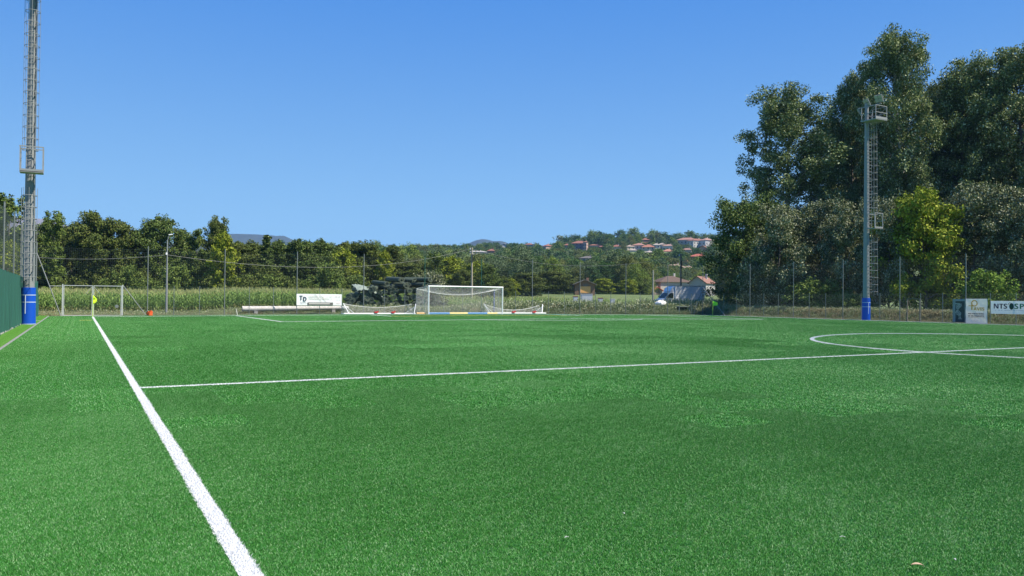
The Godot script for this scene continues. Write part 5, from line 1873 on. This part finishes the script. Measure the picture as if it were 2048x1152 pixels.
func build_hill_woods() -> void:
	var pals := [
		[Color(0.038, 0.086, 0.034), Color(0.096, 0.168, 0.060)],
		[Color(0.060, 0.115, 0.036), Color(0.156, 0.228, 0.072)],
		[Color(0.096, 0.150, 0.036), Color(0.210, 0.282, 0.066)],
		[Color(0.066, 0.108, 0.054), Color(0.168, 0.222, 0.114)],
		[Color(0.084, 0.118, 0.041), Color(0.180, 0.198, 0.072)]]
	var ms := []
	for k in 8:
		var st := 0 if k < 6 else 3
		ms.append(tree_meshes(700 + k, 11.0, 9.0 if st == 0 else 6.0, 0.04, st, 2400, 0.50, pals[k % 5], 0.2)[1])
	for k in 5: ms.append(tree_meshes(720 + k, 11.0, 9.0, 0.04, 0, 8000, 0.30, pals[k], 0.2)[1])
	var xf := []
	for k in 13: xf.append([])
	var r := RandomNumberGenerator.new()
	r.seed = 99
	var d := 205.0
	while d < 1010.0:
		var l := -0.30 * d
		var lim := 0.36 * d
		var gap := 5.2 + d * 0.0045
		while l < lim:
			var dd := d + r.randf_range(-2.8, 2.8)
			var ll := l + r.randf_range(-2.4, 2.4)
			l += gap
			var u := 1024.0 + FOCAL * ll / dd
			var clear := false
			if dd < 290.0 and u > 1290: clear = true
			if dd < 225.0 + 25.0 * noise.get_noise_1d(ll * 2.0): clear = true
			if u < 640 and dd < 330: clear = true
			var p := EYE + flat_f * dd + flat_r * ll
			p.y = terr(p.x, p.z) - 0.3
			var most := 99.0
			for h in house_spots:
				var hw: float = h[2] * 0.5 / h[1] * FOCAL
				var tw: float = 4.0 / dd * FOCAL
				if absf(u - h[0]) < hw + tw * 0.25:
					if dd < h[1] + 9.0 and dd > h[1] - 9.0: clear = true
					elif dd < h[1]:
						var sight: float = EYE.y + (h[3] + 2.6 - EYE.y) * dd / h[1]
						most = minf(most, sight - p.y)
			if clear or most < 2.5: continue
			if dd > 640 and dd < 760 and u > 1240 and u < 1440 and r.randf() < 0.45: continue
			var s := r.randf_range(0.65, 1.15) * (1.0 + 0.2 * noise.get_noise_2d(p.x * 2.0, p.z * 2.0))
			if dd > 820.0 and r.randf() < 0.4: s *= r.randf_range(1.2, 2.0) if u > 1120 else r.randf_range(1.0, 1.5)
			s = minf(s, most / 13.0)
			var kind := (r.randi() % 6) if r.randf() < 0.9 else 6 + r.randi() % 2
			if dd < 360.0: kind = 8 + r.randi() % 5
			xf[kind].append(Transform3D(Basis(Vector3.UP, r.randf() * TAU).scaled(Vector3(s, s * r.randf_range(0.85, 1.25), s)), p))
		d += gap * 0.85
	var o := Node3D.new()
	o.name = "hillside_wood"
	add_child(o)
	o.set_meta("kind", "stuff")
	tag(o, "mixed green wood covering the whole hillside below the village", "wood")
	for k in 13: multi(o, "tree_crowns", ms[k], M.leaf_far, xf[k])

# ------------------------------------------------------------------ maize, weeds
func blade_arc(b: MB, p: Vector3, dir: Vector3, L: float, w: float, rise: float, droop: float) -> void:
	var side := dir.cross(Vector3.UP).normalized() * w
	var q := p
	var n := 4
	for k in n:
		var t := (k + 1) / float(n)
		var e := p + dir * (L * t * 0.85) + Vector3(0, rise * t - droop * t * t, 0)
		var w0 := 1.0 - absf(2.0 * (k / float(n)) - 0.6) * 0.55
		var w1 := maxf(0.05, 1.0 - absf(2.0 * t - 0.6) * 0.7)
		b.quad(q - side * w0, q + side * w0, e + side * w1, e - side * w1)
		q = e

func maize_mesh(sd: int, H: float) -> ArrayMesh:
	var r := RandomNumberGenerator.new()
	r.seed = sd
	var b := MB.new()
	b.col = Color(0.131, 0.224, 0.051)
	b.tube(Vector3.ZERO, Vector3(0, H * 0.9, 0), 0.016, 0.008, 4, false)
	for k in 12:
		var y := lerpf(0.12, 0.88, k / 11.0) * H
		var a := (k % 2) * PI + r.randf_range(-0.6, 0.6)
		b.col = Color(0.089, 0.182, 0.026).lerp(Color(0.202, 0.308, 0.062), r.randf())
		if k < 3: b.col = Color(0.286, 0.294, 0.104)
		blade_arc(b, Vector3(0, y, 0), Vector3(cos(a), 0, sin(a)), r.randf_range(0.5, 0.8), 0.036, r.randf_range(0.35, 0.6), r.randf_range(0.45, 0.85))
	b.col = Color(0.428, 0.448, 0.176)
	for k in 7:
		var a := r.randf() * TAU
		b.tube(Vector3(0, H * 0.88, 0), Vector3(cos(a) * 0.09, H * r.randf_range(0.98, 1.06), sin(a) * 0.09), 0.010, 0.004, 3, false)
	return b.mesh()

func weed_mesh(sd: int, H: float, n: int, pal: Array, spread: float) -> ArrayMesh:
	var r := RandomNumberGenerator.new()
	r.seed = sd
	var b := MB.new()
	for k in n:
		var a := r.randf() * TAU
		var p := Vector3(r.randf_range(-1, 1) * spread, -0.03, r.randf_range(-1, 1) * spread)
		b.col = (pal[0] as Color).lerp(pal[1], r.randf())
		var h := H * r.randf_range(0.45, 1.1)
		blade_arc(b, p, Vector3(cos(a), 0, sin(a)), h * r.randf_range(0.2, 0.55), 0.011 + 0.008 * r.randf(), h, h * r.randf_range(0.0, 0.35))
		if r.randf() < 0.35:
			b.col = (pal[2] as Color).lerp(pal[1], r.randf() * 0.4)
			for q in 3: leaf(b, p + Vector3(cos(a) * h * 0.25, h * r.randf_range(0.4, 0.85), sin(a) * h * 0.25), rand_dir(r), 0.07, r)
	return b.mesh()

func build_fields() -> void:
	var r := RandomNumberGenerator.new()
	r.seed = 12
	var mz := []
	for k in 4: mz.append(maize_mesh(20 + k, 2.05))
	var xf := [[], [], [], []]
	var z := -79.6
	while z > -98.0:
		var x := -24.0
		while x < 33.5:
			if not (x > 21.0 and z > -82.0):
				var p := Vector3(x + r.randf_range(-0.08, 0.08), 0, z + r.randf_range(-0.1, 0.1))
				p.y = terr(p.x, p.z)
				var s := r.randf_range(0.88, 1.08) * (0.82 if r.randf() < 0.08 else 1.0)
				xf[r.randi() % 4].append(Transform3D(Basis(Vector3.UP, r.randf() * TAU).scaled(Vector3(1, s, 1)), p))
			x += 0.27
		z -= 0.72 if z > -90.0 else 1.5
	var o := Node3D.new()
	o.name = "maize_field"
	add_child(o)
	o.set_meta("kind", "stuff")
	tag(o, "tall green maize with pale tassels in rows behind the gate and fence", "maize")
	for k in 4: multi(o, "maize_plants", mz[k], M.veg, xf[k])

	xf = [[], [], [], []]
	z = -84.0
	while z > -97.0:
		var x := 36.0
		while x < 62.0:
			if noise.get_noise_2d(x * 6.0, z * 6.0) > -0.22:
				var p := Vector3(x + r.randf_range(-0.1, 0.1), 0, z + r.randf_range(-0.1, 0.1))
				p.y = terr(p.x, p.z) - 0.1
				var s := r.randf_range(0.50, 0.82)
				xf[r.randi() % 4].append(Transform3D(Basis(Vector3.UP, r.randf() * TAU).scaled(Vector3(1, s, 1)), p))
			x += 0.34
		z -= 0.8
	o = Node3D.new()
	o.name = "low_maize_field"
	add_child(o)
	o.set_meta("kind", "stuff")
	tag(o, "lower patchy maize growing behind the cabinets", "maize")
	for k in 4: multi(o, "maize_plants", mz[k], M.veg, xf[k])

	var green := [Color(0.075, 0.13, 0.025), Color(0.20, 0.27, 0.07), Color(0.40, 0.42, 0.28)]
	var dry := [Color(0.13, 0.12, 0.045), Color(0.28, 0.23, 0.11), Color(0.36, 0.31, 0.17)]
	var wd := []
	for k in 3: wd.append(weed_mesh(50 + k, 0.62, 46, green, 0.32))
	for k in 2: wd.append(weed_mesh(60 + k, 0.48, 46, dry, 0.32))
	var spots := [[], [], [], [], []]
	# verge behind the back fence
	for k in 15000:
		var x := r.randf_range(2.5, 64.0) if k < 8000 else r.randf_range(14.0, 74.0)
		var dz := r.randf()
		var zz := -70.75 - dz * dz * (7.5 if k < 9000 else 13.0)
		if x < 9.0 and r.randf() < 0.3: continue
		var p := Vector3(x, terr(x, zz), zz)
		var s := r.randf_range(0.5, 1.15) * (0.55 + 0.6 * sm(8.0, 22.0, x) + 0.65 * sm(32.0, 42.0, x)) * (0.45 + 0.55 * sm(0.0, 2.2, -70.7 - zz))
		s *= 1.0 + 0.4 * noise.get_noise_2d(x * 8.0, zz * 8.0)
		var kind := r.randi() % 3 if r.randf() < 0.68 + noise.get_noise_1d(x * 6.0) * 0.6 else 3 + r.randi() % 2
		spots[kind].append(Transform3D(Basis(Vector3.UP, r.randf() * TAU).scaled(Vector3(s, s * r.randf_range(0.8, 1.25), s)), p))
	o = Node3D.new()
	o.name = "back_verge_weeds"
	add_child(o)
	o.set_meta("kind", "stuff")
	tag(o, "green and straw coloured weeds on the verge behind the back fence", "weeds")
	for k in 5: multi(o, "weed_tufts", wd[k], M.veg, spots[k])
	# bank behind the side fence
	spots = [[], [], [], [], []]
	for k in 7500:
		var zz := r.randf_range(-71.0, -26.0)
		var xx := RIGHT_X + 0.35 + 5.5 * r.randf() * r.randf()
		var p := Vector3(xx, terr(xx, zz), zz)
		var s := r.randf_range(0.45, 1.0) * (0.5 + 0.5 * sm(0.2, 1.6, xx - RIGHT_X))
		var kind := 3 + r.randi() % 2 if r.randf() < 0.66 + noise.get_noise_1d(zz * 5.0 + 400.0) * 0.7 else r.randi() % 3
		spots[kind].append(Transform3D(Basis(Vector3.UP, r.randf() * TAU).scaled(Vector3(s, s, s)), p))
	o = Node3D.new()
	o.name = "bank_weeds"
	add_child(o)
	o.set_meta("kind", "stuff")
	tag(o, "dry straw coloured grass on the bank behind the side fence", "weeds")
	for k in 5: multi(o, "weed_tufts", wd[k], M.veg, spots[k])
	# grass strip before the maize at the gate side
	spots = [[], [], [], [], []]
	for k in 5200:
		var x := r.randf_range(-12.0, 24.0)
		var zz := r.randf_range(-79.8, -71.0)
		if zz > -73.0 + maxf(0.0, x - 2.0) * 0.3 and x < 7.5: continue
		var s := r.randf_range(0.35, 0.9) * (1.0 if zz < -77.0 else 0.6)
		spots[r.randi() % 5].append(Transform3D(Basis(Vector3.UP, r.randf() * TAU).scaled(Vector3(s, s, s)), Vector3(x, terr(x, zz), zz)))
	o = Node3D.new()
	o.name = "maize_edge_weeds"
	add_child(o)
	o.set_meta("kind", "stuff")
	tag(o, "short mixed weeds in front of the maize", "weeds")
	for k in 5: multi(o, "weed_tufts", wd[k], M.veg, spots[k])

# ------------------------------------------------------------------ small things on the turf
func ground_px(u: float, v: float) -> Vector3:
	var d := ray(u, v)
	var y := -0.15
	var p := Vector3.ZERO
	for k in 8:
		p = EYE + d * ((y - EYE.y) / d.y)
		y = crown(p.x) + 0.03
	return p

func build_litter() -> void:
	var p := ground_px(1835, 1134)
	var b := MB.new()
	var n := 6
	for k in n:
		var x0 := -0.035 + 0.07 * k / n
		var x1 := -0.035 + 0.07 * (k + 1) / n
		var w0 := 0.017 * sin(PI * (k + 0.15) / (n + 0.3))
		var w1 := 0.017 * sin(PI * (k + 1.15) / (n + 0.3))
		var y0 := 0.016 - 8.0 * x0 * x0
		var y1 := 0.016 - 8.0 * x1 * x1
		b.quad(Vector3(x0, y0 + 0.006, w0), Vector3(x1, y1 + 0.006, w1), Vector3(x1, y1, 0), Vector3(x0, y0, 0))
		b.quad(Vector3(x0, y0, 0), Vector3(x1, y1, 0), Vector3(x1, y1 + 0.006, -w1), Vector3(x0, y0 + 0.006, -w0))
	var m := mat(lin(0.42, 0.30, 0.20), 0.8)
	m.cull_mode = BaseMaterial3D.CULL_DISABLED
	var o := part(self, "dry_leaf", b.mesh(), m, p)
	o.rotation = Vector3(0, -0.7, 0)
	tag(o, "curled dry brown leaf lying on the turf", "leaf")
	var wm := mat(lin(0.42, 0.44, 0.42), 0.7)
	for q in [[1133, 1073.5, 0.4], [1248, 1026, 1.2], [1685, 1073, -0.3], [1910, 1118, 0.8]]:
		b = MB.new()
		for k in 4:
			var x0 := -0.02 + 0.01 * k
			b.box(Vector3(x0 + 0.005, 0.003 * sin(k * 1.4), 0), Vector3(0.0105, 0.002, 0.006 + 0.002 * (k % 2)), Basis(Vector3.BACK, 0.25 * sin(k * 2.0)))
		o = part(self, numbered("fibre_scrap"), b.mesh(), wm, ground_px(q[0], q[1]))
		o.rotation.y = q[2]
		tag(o, "small pale scrap of fibre lying loose on the turf", "scrap", "pale scraps lying on the turf")
